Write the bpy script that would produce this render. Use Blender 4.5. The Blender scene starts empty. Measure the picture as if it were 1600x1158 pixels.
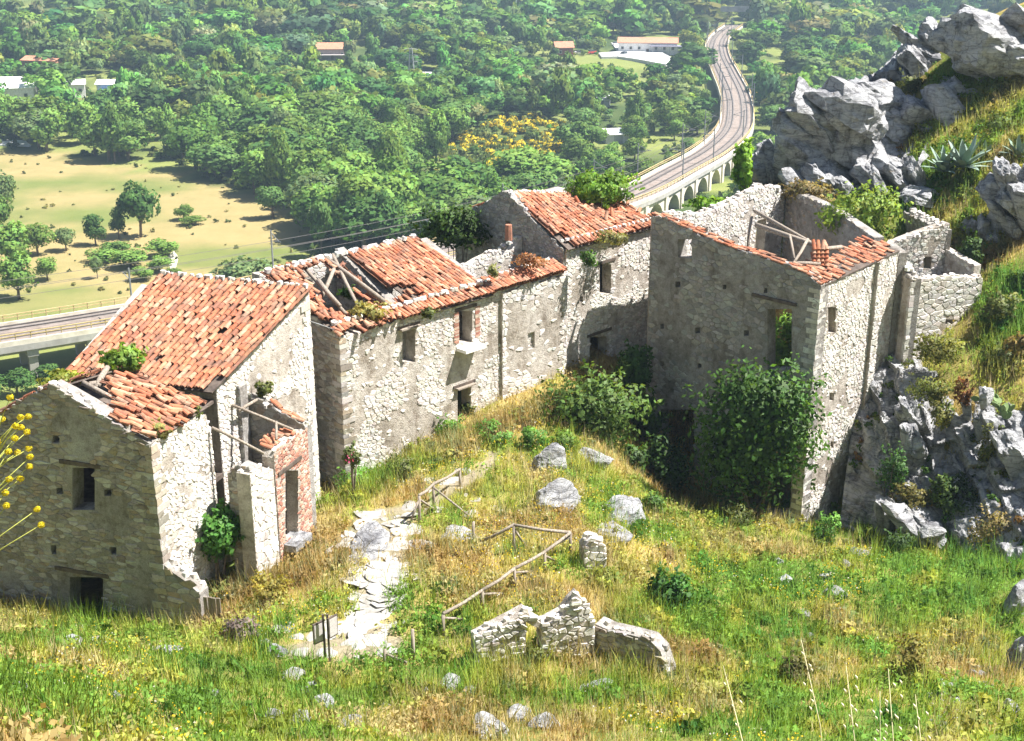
import bpy, math, random
import numpy as np
from mathutils import Vector, Matrix, noise
from mathutils.geometry import tessellate_polygon

random.seed(7); RNG = np.random.default_rng(7)
S = bpy.context.scene
C = S.collection
CAMZ = 62.0; PITCH = math.radians(20); F = 2000.0
SP, CP = math.sin(PITCH), math.cos(PITCH)

# ---------------------------------------------------------------- camera, sky, sun, exposure
cam = bpy.data.cameras.new('camera'); cam.lens = 45.0; cam.sensor_width = 36.0
cam.clip_start = 0.2; cam.clip_end = 9000
co = bpy.data.objects.new('camera', cam); C.objects.link(co)
co.location = (0, 0, CAMZ); co.rotation_euler = (math.pi/2 - PITCH, 0, 0)
S.camera = co
SUN_AZ = (1.0, 0.04); SUN_EL = math.radians(58)
w = bpy.data.worlds.new('World'); S.world = w; w.use_nodes = True
sky = w.node_tree.nodes.new('ShaderNodeTexSky'); sky.sky_type = 'NISHITA'; sky.sun_disc = False
sky.sun_elevation = SUN_EL; sky.sun_rotation = math.atan2(SUN_AZ[0], SUN_AZ[1])
bg = w.node_tree.nodes['Background']; bg.inputs[1].default_value = 0.052
w.node_tree.links.new(sky.outputs[0], bg.inputs[0])
sl = bpy.data.lights.new('sun', 'SUN'); sl.energy = 5.0; sl.angle = math.radians(0.5); sl.color = (1, 0.968, 0.92)
so = bpy.data.objects.new('sun', sl); C.objects.link(so)
sv = Vector((SUN_AZ[0]*math.cos(SUN_EL), SUN_AZ[1]*math.cos(SUN_EL), math.sin(SUN_EL)*math.hypot(*SUN_AZ)))
so.rotation_euler = sv.to_track_quat('Z', 'Y').to_euler()
so.location = (60, 0, 140)
S.view_settings.view_transform = 'Standard'; S.view_settings.look = 'None'
S.view_settings.exposure = 1.46; S.view_settings.gamma = 1.0; S.view_settings.use_curve_mapping = False
S.cycles.max_bounces = 5; S.cycles.diffuse_bounces = 3; S.cycles.transparent_max_bounces = 4
S.cycles.volume_bounces = 0; S.cycles.use_adaptive_sampling = True; S.cycles.adaptive_threshold = 0.02

# ---------------------------------------------------------------- pixel <-> place
def ray(px, py):
    a = (px-800)/F; b = -(py-579)/F
    return Vector((a, CP + b*SP, -SP + b*CP))
def at(px, py, d): return Vector((0, 0, CAMZ)) + ray(px, py)*d
def proj(p):
    x, y, z = p[0], p[1], p[2]-CAMZ
    d = y*CP - z*SP
    return 800 + F*x/d, 579 - F*(y*SP + z*CP)/d, d
def at_z(px, py, z):
    r = ray(px, py); t = (z-CAMZ)/r.z
    return Vector((0, 0, CAMZ)) + r*t
def sm(a, b, x):
    t = np.clip((x-a)/(b-a), 0, 1); return t*t*(3-2*t)
def inpoly(x, y, poly):
    c = False; n = len(poly); j = n-1
    for i in range(n):
        xi, yi = poly[i]; xj, yj = poly[j]
        if (yi > y) != (yj > y) and x < (xj-xi)*(y-yi)/(yj-yi)+xi: c = not c
        j = i
    return c
def inpoly_np(x, y, poly):
    c = np.zeros(x.shape, bool); n = len(poly); j = n-1
    for i in range(n):
        xi, yi = poly[i]; xj, yj = poly[j]
        if yi != yj:
            c ^= ((yi > y) != (yj > y)) & (x < (xj-xi)*(y-yi)/(yj-yi)+xi)
        j = i
    return c
def N2(x, y, s=1.0, o=0.0): return noise.noise(Vector((x*s+o, y*s-o*0.7, o*1.3)))
_tab = RNG.random((256, 256))
def vnoise(x, y):
    x = np.asarray(x, float); y = np.asarray(y, float)
    xi = np.floor(x).astype(int); yi = np.floor(y).astype(int); fx = x-xi; fy = y-yi
    fx = fx*fx*(3-2*fx); fy = fy*fy*(3-2*fy)
    g = lambda i, j: _tab[i & 255, j & 255]
    return (g(xi, yi)*(1-fx)+g(xi+1, yi)*fx)*(1-fy)+(g(xi, yi+1)*(1-fx)+g(xi+1, yi+1)*fx)*fy
def fbm(x, y, o=4):
    v = 0; a = 0.5; t = 0
    for k in range(o):
        v = v + a*vnoise(x*2**k+17*k, y*2**k+31*k); t += a; a *= 0.5
    return v/t

# ---------------------------------------------------------------- materials
def nt(name):
    m = bpy.data.materials.new(name); m.use_nodes = True
    t = m.node_tree; b = t.nodes['Principled BSDF']; return m, t, b
def node(t, kind, **kw):
    n = t.nodes.new(kind)
    for k, v in kw.items():
        if k.startswith('i_'):
            key = k[2:]
            n.inputs[int(key) if key.isdigit() else key].default_value = v
        else: setattr(n, k, v)
    return n
def ramp(t, fac, stops):
    r = t.nodes.new('ShaderNodeValToRGB'); e = r.color_ramp.elements
    while len(e) < len(stops): e.new(0.5)
    for el, (p, c) in zip(e, stops): el.position = p; el.color = (*c, 1) if len(c) == 3 else c
    t.links.new(fac, r.inputs[0]); return r.outputs[0]
def mixc(t, fac, a, b, mode='MIX'):
    n = t.nodes.new('ShaderNodeMix'); n.data_type = 'RGBA'; n.blend_type = mode
    for v, s in ((fac, n.inputs[0]), (a, n.inputs[6]), (b, n.inputs[7])):
        if isinstance(v, (int, float)): s.default_value = v
        elif isinstance(v, tuple): s.default_value = (*v, 1)
        else: t.links.new(v, s)
    return n.outputs[2]
def noise_tex(t, scale, detail=4, rough=0.6, coord=None, dist=0.0):
    n = node(t, 'ShaderNodeTexNoise'); n.inputs['Scale'].default_value = scale
    n.inputs['Detail'].default_value = detail; n.inputs['Roughness'].default_value = rough
    n.inputs['Distortion'].default_value = dist
    if coord is not None: t.links.new(coord, n.inputs['Vector'])
    return n.outputs[0]
def world_pos(t): return t.nodes.new('ShaderNodeNewGeometry').outputs['Position']
def bump(t, b, h, strength, dist):
    n = t.nodes.new('ShaderNodeBump'); n.inputs['Strength'].default_value = strength; n.inputs['Distance'].default_value = dist
    t.links.new(h, n.inputs['Height']); t.links.new(n.outputs[0], b.inputs['Normal'])
def attr(t, name='Col'):
    n = t.nodes.new('ShaderNodeAttribute'); n.attribute_name = name; return n.outputs[0]

M = {}
def stain(t, p, c, name):
    """damp streaks on masonry, lichen and soot on tiles"""
    if name == 'tile':
        a = noise_tex(t, 1.6, 5, 0.7, p); l = noise_tex(t, 9, 4, 0.7, p)
        c = mixc(t, ramp(t, a, [(0.46, (0, 0, 0)), (0.64, (0.72,)*3)]), c, (0.15, 0.10, 0.075))
        return mixc(t, ramp(t, l, [(0.60, (0, 0, 0)), (0.70, (0.5,)*3)]), c, (0.50, 0.44, 0.33))
    mp = node(t, 'ShaderNodeMapping'); mp.inputs['Scale'].default_value = (1.5, 1.5, 0.28); t.links.new(p, mp.inputs[0])
    a = noise_tex(t, 1.1, 6, 0.7, mp.outputs[0]); l = noise_tex(t, 2.3, 5, 0.7, p)
    c = mixc(t, 1.0, c, ramp(t, a, [(0.32, (0.72, 0.69, 0.66)), (0.47, (1, 1, 1)), (0.72, (1.07, 1.06, 1.04))]), 'MULTIPLY')
    return mixc(t, ramp(t, l, [(0.62, (0, 0, 0)), (0.76, (0.35,)*3)]), c, (0.30, 0.22, 0.13))
def mat_attr(name, rough=0.9, var=0.35, scale=6.0, bstr=0.5, bdist=0.03, fine=30.0, spec=0.2):
    """colour of each piece from its own attribute, weathered by noise"""
    m, t, b = nt(name); p = world_pos(t)
    n1 = noise_tex(t, scale, 5, 0.65, p); n2 = noise_tex(t, fine, 3, 0.6, p)
    c = mixc(t, 1.0, attr(t), ramp(t, n1, [(0.25, (1-var,)*3), (0.55, (1,)*3), (0.8, (1+var*0.5,)*3)]), 'MULTIPLY')
    c = mixc(t, 1.0, c, ramp(t, n2, [(0.3, (0.8, 0.78, 0.76)), (0.6, (1.06, 1.05, 1.04))]), 'MULTIPLY')
    if name in ('stone', 'tile'): c = stain(t, p, c, name)
    t.links.new(c, b.inputs['Base Color']); b.inputs['Roughness'].default_value = rough
    b.inputs['Specular IOR Level'].default_value = spec
    bump(t, b, n2, bstr, bdist); M[name] = m; return m
mat_attr('stone', var=0.3, scale=9.0, bstr=0.6, bdist=0.02, fine=40)
mat_attr('tile', var=0.45, scale=5.0, bstr=0.3, bdist=0.01, fine=35)
mat_attr('paint', rough=0.7, var=0.12, scale=2.0, bstr=0.1)
mat_attr('far_paint', rough=0.8, var=0.15, scale=0.4, bstr=0.0, fine=2.0)

def mat_mortar(nm, k):
    m, t, b = nt(nm); p = world_pos(t)
    big = noise_tex(t, 0.55, 5, 0.65, p); mid = noise_tex(t, 3.2, 6, 0.7, p); fi = noise_tex(t, 24, 4, 0.65, p)
    base = ramp(t, big, [(0.3, (0.32*k[0], 0.28*k[1], 0.23*k[2])), (0.5, (0.50*k[0], 0.455*k[1], 0.40*k[2])), (0.7, (0.64*k[0], 0.605*k[1], 0.55*k[2]))])
    base = mixc(t, 1.0, base, ramp(t, mid, [(0.32, (0.62, 0.58, 0.54)), (0.52, (1, 1, 1)), (0.75, (1.12, 1.11, 1.08))]), 'MULTIPLY')
    vor = node(t, 'ShaderNodeTexVoronoi', feature='F1'); vor.inputs['Scale'].default_value = 5.5
    mp = node(t, 'ShaderNodeMapping'); mp.inputs['Scale'].default_value = (1, 1, 1.6); t.links.new(p, mp.inputs[0]); t.links.new(mp.outputs[0], vor.inputs['Vector'])
    base = mixc(t, 0.35, base, mixc(t, 1.0, base, ramp(t, vor.outputs['Color'], [(0.0, (0.3,)*3), (1.0, (0.7,)*3)]), 'SOFT_LIGHT'))
    base = mixc(t, 1.0, base, ramp(t, fi, [(0.3, (0.72, 0.7, 0.68)), (0.6, (1.08, 1.07, 1.06))]), 'MULTIPLY')
    base = stain(t, p, base, 'wall')
    t.links.new(base, b.inputs['Base Color']); b.inputs['Roughness'].default_value = 0.95
    b.inputs['Specular IOR Level'].default_value = 0.1
    a = node(t, 'ShaderNodeMath', operation='MULTIPLY_ADD'); t.links.new(mid, a.inputs[0]); a.inputs[1].default_value = 1.6; t.links.new(fi, a.inputs[2])
    bump(t, b, a.outputs[0], 0.8, 0.05); M[nm] = m
mat_mortar('mortar', (0.95, 0.95, 0.96)); mat_mortar('shade_mortar', (0.66, 0.69, 0.74))  # second mix is darkened to deepen the shade on shaded walls

def mat_rock():
    m, t, b = nt('limestone'); p = world_pos(t)
    mp = node(t, 'ShaderNodeMapping'); mp.inputs['Rotation'].default_value = (0.5, 0.6, 0.2); mp.inputs['Scale'].default_value = (0.7, 0.7, 3.0); t.links.new(p, mp.inputs[0])
    a = noise_tex(t, 0.9, 8, 0.72, mp.outputs[0], 0.6); c = noise_tex(t, 5, 6, 0.7, p); f = noise_tex(t, 28, 4, 0.7, p)
    base = ramp(t, a, [(0.29, (0.11, 0.11, 0.12)), (0.40, (0.30, 0.30, 0.315)), (0.51, (0.50, 0.50, 0.51)), (0.68, (0.66, 0.655, 0.64))])
    base = mixc(t, 1.0, base, ramp(t, c, [(0.3, (0.55, 0.54, 0.53)), (0.5, (1, 1, 1)), (0.72, (1.1, 1.08, 1.04))]), 'MULTIPLY')
    wv = node(t, 'ShaderNodeTexVoronoi', feature='DISTANCE_TO_EDGE'); wv.inputs['Scale'].default_value = 1.1
    ad = node(t, 'ShaderNodeMixRGB', blend_type='ADD'); ad.inputs[0].default_value = 0.35; t.links.new(mp.outputs[0], ad.inputs[1]); nz = node(t, 'ShaderNodeTexNoise'); nz.inputs['Scale'].default_value = 2.0; t.links.new(p, nz.inputs['Vector']); t.links.new(nz.outputs['Color'], ad.inputs[2]); t.links.new(ad.outputs[0], wv.inputs['Vector'])
    crk = ramp(t, wv.outputs[0], [(0.0, (0.55,)*3), (0.03, (1,)*3)])
    base = mixc(t, 1.0, base, crk, 'MULTIPLY')
    ms = node(t, 'ShaderNodeMapping'); ms.inputs['Scale'].default_value = (2.2, 2.2, 0.35); t.links.new(p, ms.inputs[0])
    base = mixc(t, ramp(t, noise_tex(t, 1.0, 6, 0.7, ms.outputs[0]), [(0.52, (0, 0, 0)), (0.66, (0.7,)*3)]), base, (0.10, 0.095, 0.09))
    li = noise_tex(t, 1.7, 5, 0.7, p)
    base = mixc(t, ramp(t, li, [(0.60, (0, 0, 0)), (0.72, (0.6,)*3)]), base, (0.34, 0.25, 0.13))
    t.links.new(base, b.inputs['Base Color']); b.inputs['Roughness'].default_value = 0.9; b.inputs['Specular IOR Level'].default_value = 0.15
    s = node(t, 'ShaderNodeMath', operation='MULTIPLY_ADD'); t.links.new(a, s.inputs[0]); s.inputs[1].default_value = 2.2
    s2 = node(t, 'ShaderNodeMath', operation='MULTIPLY_ADD'); t.links.new(c, s2.inputs[0]); s2.inputs[1].default_value = 0.7; t.links.new(f, s2.inputs[2])
    t.links.new(s2.outputs[0], s.inputs[2]); s3_ = node(t, 'ShaderNodeMath', operation='ADD'); t.links.new(s.outputs[0], s3_.inputs[0]); t.links.new(crk, s3_.inputs[1]); bump(t, b, s3_.outputs[0], 0.9, 0.12); M['limestone'] = m
mat_rock()

def mat_leaf(name, trans=0.4, rough=0.55, spec=0.25, shade=0.25):
    m, t, b = nt(name)
    c = attr(t); p = world_pos(t)
    c = mixc(t, 1.0, c, ramp(t, noise_tex(t, 0.35 if 'far' in name else 1.5, 3, 0.6, p), [(0.3, (1-shade, 1-shade, 1-shade)), (0.65, (1.12, 1.1, 1.0))]), 'MULTIPLY')
    t.links.new(c, b.inputs['Base Color']); b.inputs['Roughness'].default_value = rough; b.inputs['Specular IOR Level'].default_value = spec
    tr = t.nodes.new('ShaderNodeBsdfTranslucent'); t.links.new(mixc(t, 1.0, c, (1.25, 1.2, 0.6), 'MULTIPLY'), tr.inputs[0])
    mx = t.nodes.new('ShaderNodeMixShader'); mx.inputs[0].default_value = trans
    t.links.new(b.outputs[0], mx.inputs[1]); t.links.new(tr.outputs[0], mx.inputs[2])
    t.links.new(mx.outputs[0], t.nodes['Material Output'].inputs[0]); M[name] = m
mat_leaf('leaf'); mat_leaf('far_leaf', 0.3, 0.8, 0.05); mat_leaf('grass', 0.35, 0.8, 0.08)

def mat_simple(name, stops, scale, rough=0.85, bstr=0.3, bdist=0.02, stretch=None, spec=0.2):
    m, t, b = nt(name); p = t.nodes.new('ShaderNodeTexCoord').outputs['Object'] if stretch else world_pos(t)
    if stretch:
        mp = node(t, 'ShaderNodeMapping'); mp.inputs['Scale'].default_value = stretch; t.links.new(p, mp.inputs[0]); p = mp.outputs[0]
    n = noise_tex(t, scale, 6, 0.65, p)
    t.links.new(ramp(t, n, stops), b.inputs['Base Color']); b.inputs['Roughness'].default_value = rough; b.inputs['Specular IOR Level'].default_value = spec
    if bstr: bump(t, b, n, bstr, bdist)
    M[name] = m
mat_simple('wood', [(0.3, (0.10, 0.075, 0.055)), (0.5, (0.27, 0.225, 0.18)), (0.7, (0.42, 0.37, 0.31))], 3.0, stretch=(8, 8, 1))
mat_simple('dark_wood', [(0.3, (0.05, 0.04, 0.035)), (0.6, (0.14, 0.11, 0.09))], 4.0)
mat_simple('bark', [(0.3, (0.07, 0.055, 0.04)), (0.6, (0.20, 0.16, 0.12))], 5.0)
mat_simple('path_stone', [(0.3, (0.22, 0.205, 0.18)), (0.5, (0.35, 0.33, 0.30)), (0.7, (0.46, 0.44, 0.405))], 2.5, bstr=0.6, bdist=0.04)
mat_simple('soil', [(0.3, (0.16, 0.12, 0.08)), (0.6, (0.30, 0.23, 0.15))], 3.0)
mat_simple('concrete', [(0.3, (0.28, 0.265, 0.24)), (0.6, (0.44, 0.42, 0.38))], 0.5)
mat_simple('pale_stone', [(0.3, (0.52, 0.46, 0.36)), (0.65, (0.74, 0.68, 0.57))], 0.6)
mat_simple('ballast', [(0.3, (0.17, 0.135, 0.11)), (0.65, (0.29, 0.235, 0.20))], 0.7)
mat_simple('sleeper', [(0.3, (0.14, 0.115, 0.10)), (0.65, (0.24, 0.205, 0.18))], 0.8)
mat_simple('rail_steel', [(0.3, (0.07, 0.06, 0.055)), (0.6, (0.12, 0.105, 0.095))], 2.0, rough=0.5)
mat_simple('galvanised', [(0.3, (0.16, 0.165, 0.17)), (0.6, (0.26, 0.265, 0.27))], 2.0, rough=0.6)
mat_simple('railing_paint', [(0.3, (0.42, 0.31, 0.14)), (0.6, (0.58, 0.45, 0.22))], 1.0)
mat_simple('asphalt', [(0.3, (0.42, 0.41, 0.39)), (0.6, (0.60, 0.59, 0.57))], 0.3)
mat_simple('limewash', [(0.3, (0.72, 0.70, 0.66)), (0.6, (0.83, 0.82, 0.79))], 1.0)
mat_simple('clay_roof', [(0.3, (0.36, 0.15, 0.09)), (0.6, (0.52, 0.25, 0.15))], 1.5)
mat_simple('dark_glass', [(0.3, (0.03, 0.035, 0.04)), (0.6, (0.06, 0.065, 0.07))], 1.0, rough=0.15, bstr=0)  # dark glossy panes of the valley houses
mat_simple('river_gravel', [(0.3, (0.55, 0.54, 0.52)), (0.6, (0.74, 0.73, 0.71))], 0.4)

# ---------------------------------------------------------------- mesh helpers
def link(name, me, parent=None, mat=None):
    o = bpy.data.objects.new(name, me); C.objects.link(o)
    if parent is not None: o.parent = parent
    if mat is not None and me is not None and not me.materials: me.materials.append(M[mat])
    return o
def tag(o, label, cat, group=None):
    o['label'] = label; o['category'] = cat
    if group: o['group'] = group
    return o
def thing(name, label, cat, loc=(0, 0, 0), group=None):
    o = bpy.data.objects.new(name, None); C.objects.link(o); o.location = loc; o.empty_display_size = 0.3
    return tag(o, label, cat, group)
def structure(o): o['kind'] = 'structure'; return o
def stuff(o, label=None, cat=None):
    o['kind'] = 'stuff'
    if label: o['label'] = label
    if cat: o['category'] = cat
    return o
def setcol(me, cols):
    a = me.attributes.new('Col', 'FLOAT_COLOR', 'POINT')
    c = np.ones((len(me.vertices), 4), np.float32); c[:, :3] = np.asarray(cols, np.float32)
    a.data.foreach_set('color', c.ravel())
class MB:
    def __init__(s): s.v = []; s.f = []; s.c = []
    def add(s, vs, fs, col=(0.5, 0.5, 0.5)):
        k = len(s.v); s.v += [tuple(v) for v in vs]; s.f += [tuple(i+k for i in f) for f in fs]
        s.c += [col]*len(vs) if not isinstance(col, list) else col
        return s
    def box(s, c, sx, sy, sz, col=(0.5,)*3, rz=0.0, rot=None):
        R = rot or Matrix.Rotation(rz, 3, 'Z'); c = Vector(c)
        vs = [c + R @ Vector((a*sx/2, b*sy/2, d*sz/2)) for d in (-1, 1) for b in (-1, 1) for a in (-1, 1)]
        return s.add(vs, [(0, 2, 3, 1), (4, 5, 7, 6), (0, 1, 5, 4), (2, 6, 7, 3), (0, 4, 6, 2), (1, 3, 7, 5)], col)
    def tube(s, pts, rs, n=6, col=(0.5,)*3, caps=True):
        pts = [Vector(p) for p in pts]; rings = []
        if isinstance(rs, (int, float)): rs = [rs]*len(pts)
        vs = []
        for i, p in enumerate(pts):
            d = (pts[min(i+1, len(pts)-1)]-pts[max(i-1, 0)]).normalized()
            a = d.cross(Vector((0, 0, 1)) if abs(d.z) < 0.9 else Vector((1, 0, 0))).normalized(); b = d.cross(a)
            for k in range(n):
                t = 2*math.pi*k/n; vs.append(p + (a*math.cos(t)+b*math.sin(t))*rs[i])
        fs = [(i*n+k, i*n+(k+1) % n, (i+1)*n+(k+1) % n, (i+1)*n+k) for i in range(len(pts)-1) for k in range(n)]
        if caps: fs += [tuple(range(n))[::-1], tuple((len(pts)-1)*n+k for k in range(n))]
        return s.add(vs, fs, col)
    def mesh(s, name, mat, smooth=False):
        me = bpy.data.meshes.new(name); me.from_pydata(s.v, [], s.f); setcol(me, s.c) if s.v else None
        me.materials.append(M[mat])
        if smooth: me.shade_smooth()
        return me
    def build(s, name, mat, parent=None, smooth=False):
        return link(name, s.mesh(name, mat, smooth), parent)
def np_mesh(name, V, k, cols, mat, normals=None):
    """V (n*k,3) vertices, each k in a row one face"""
    V = np.asarray(V, np.float32).reshape(-1, 3); n = len(V)//k
    me = bpy.data.meshes.new(name); me.vertices.add(len(V)); me.loops.add(len(V)); me.polygons.add(n)
    me.vertices.foreach_set('co', V.ravel()); me.loops.foreach_set('vertex_index', np.arange(len(V), dtype=np.int32))
    me.polygons.foreach_set('loop_start', np.arange(0, len(V), k, dtype=np.int32))
    me.polygons.foreach_set('loop_total', np.full(n, k, np.int32)); me.update()
    setcol(me, np.repeat(np.asarray(cols, np.float32), k, axis=0) if len(cols) == n else cols)
    me.materials.append(M[mat])
    if normals is not None:
        me.polygons.foreach_set('use_smooth', np.ones(n, bool))
        me.normals_split_custom_set_from_vertices(np.repeat(normals, k, axis=0).astype(np.float32) if len(normals) == n else normals)
    return me
def unit(v): return v/np.maximum(np.linalg.norm(v, axis=-1, keepdims=True), 1e-9)

# ---------------------------------------------------------------- terrain
CTRL = [(-80,1158,12.5),(0,1158,16),(120,1158,22),(0,1070,24),(260,1158,26),(400,1158,27.5),(800,1158,28.5),(1200,1158,29),(1600,1158,28),
 (60,1000,34.5),(200,1020,34.5),(350,1040,34.5),(510,1010,37),(620,1030,36),(430,950,39.3),(590,890,41),(590,830,44),(700,750,48.5),(765,715,50.5),
 (540,800,46.3),(660,870,42),(760,900,40.6),(800,850,43.3),(690,990,37.7),(760,980,37.9),(900,935,39.2),(930,850,43.2),(885,850,43.3),
 (830,1060,34.8),(950,1080,34.2),(1040,1095,33.6),(1050,950,41.5),(1050,1010,38.5),(1200,1000,41),(1200,900,46.5),(1240,820,52.5),(1330,850,51),(1450,880,47.8),(1300,1080,34),
 (1550,930,43),(1450,1000,40.5),(1560,1050,35.5),(1000,800,48.5),(900,770,48),(850,690,52.6),(940,700,52),(1050,790,54.2),(1130,800,53.4),(1000,750,53.2),(975,690,54),
 (1480,860,50.5),(1390,835,52),(1590,890,45),(1440,585,54.2),(1590,610,52.5),(1560,520,55),(1510,440,58.5),(1500,390,60),(1590,420,56),(1500,250,62.5),(1420,300,63),
 (1300,300,63),(1560,40,68),(1430,110,70),(1590,200,63)]
_cp = [at(*c) for c in CTRL]
_xyz = [(p.x, p.y, p.z-CAMZ) for p in _cp] + [
 (-10.7,34.9,-21.4),(-16.8,36.8,-21.4),(-9.3,39,-21.3),(-7.3,44.7,-21.5),(-6.4,45.1,-21.4),(-9.5,48,-21.8),(-4.2,47.4,-20.9),(-2,49.5,-20.0),(2.3,53.8,-19.75),(3.6,54.4,-19.9),(4.3,53.6,-20.6),(2.6,51.8,-20.3),(5,56.6,-19.9),
 (-18,42,-23),(-14,50,-24),(-5,56,-21),(0,60,-20.5),(6,64,-20),(10,56,-23.6),(13,55,-24),(12,49,-24.9),(13.6,49.2,-24.9),(15.2,50.2,-24.3),(15.9,50.4,-23.4),(6.3,54.6,-22.6),(9,51.6,-24.2),(15,64,-18),(18,58,-16.5),
 (0,0,-1.9),(-25,0,-2),(25,0,-2),(0,11,-10.2),(12,11,-10),(24,12,-10),(0,-25,6),(45,45,-9),(50,25,-8),(45,70,-3),(30,80,-6),(-28,30,-17),(-28,45,-24),(20,76,-12),(36,60,-7)]
_A = np.array(_xyz)
def _phi(r2): return 0.5*r2*np.log(np.maximum(r2, 1e-9))
_n = len(_A); _d2 = ((_A[:, None, :2]-_A[None, :, :2])**2).sum(-1)
_K = _phi(_d2) + np.eye(_n)*3.0; _P = np.c_[np.ones(_n), _A[:, :2]]
_sol = np.linalg.solve(np.block([[_K, _P], [_P.T, np.zeros((3, 3))]]), np.r_[_A[:, 2], np.zeros(3)])
def hill_far(x, y):
    h = 0.02*np.clip(y-330, 0, 320) + 0.14*np.clip(y-650-0.25*np.abs(x), 0, 450)
    return h + (fbm(x*0.006+3, y*0.006+9)-0.5)*np.clip((y-300)/40, 0, 14)
def Gn(x, y):
    x = np.asarray(x, float); y = np.asarray(y, float); sh = x.shape; x = x.ravel(); y = y.ravel()
    z = np.empty_like(x); st = 20000
    for i in range(0, len(x), st):
        xs, ys = x[i:i+st], y[i:i+st]
        d2 = (xs[:, None]-_A[None, :, 0])**2+(ys[:, None]-_A[None, :, 1])**2
        near = (np.abs(xs) < 140) & (ys < 220)
        v = _phi(d2)@_sol[:_n] + _sol[_n]+_sol[_n+1]*xs+_sol[_n+2]*ys
        z[i:i+st] = np.clip(np.where(near, v, -30), -40, 8)
    z = z + (fbm(x*0.5, y*0.5)-0.5)*0.35
    yb = np.interp(x, [-30, -8, 0, 8, 14, 22, 32, 60], [44, 50, 58, 64, 67, 72, 78, 82])
    wv = np.maximum(sm(0, 62, y-yb), sm(-19, -62, x)*sm(20, 42, y))
    wv = np.maximum(wv, sm(60, 150, x)); wv = np.maximum(wv, sm(-70, -140, x))
    z = (CAMZ+z)*(1-wv) + hill_far(x, y)*wv
    return z.reshape(sh)
def G(x, y): return float(Gn(np.array([x]), np.array([y]))[0])
_gx = np.arange(-34, 46, 0.4); _gy = np.arange(4, 80, 0.4)
_GZ = Gn(*np.meshgrid(_gx, _gy, indexing='ij'))
def Gs(x, y):
    """fast look-up on the hill top"""
    x = np.asarray(x, float); y = np.asarray(y, float)
    i = np.clip((x+34)/0.4, 0, len(_gx)-1.001); j = np.clip((y-4)/0.4, 0, len(_gy)-1.001)
    a = i.astype(int); b = j.astype(int); fx = i-a; fy = j-b
    return (_GZ[a, b]*(1-fx)+_GZ[a+1, b]*fx)*(1-fy)+(_GZ[a, b+1]*(1-fx)+_GZ[a+1, b+1]*fx)*fy
def hit(px, py, d0=10, d1=90):
    r = ray(px, py); ts = np.arange(d0, d1, 0.1); x = r.x*ts; y = r.y*ts; z = CAMZ+r.z*ts
    k = np.argmax(z < Gs(x, y)); k = k if (z < Gs(x, y)).any() else len(ts)-1
    return Vector((x[k], y[k], float(Gs(x[k], y[k]))))

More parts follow.
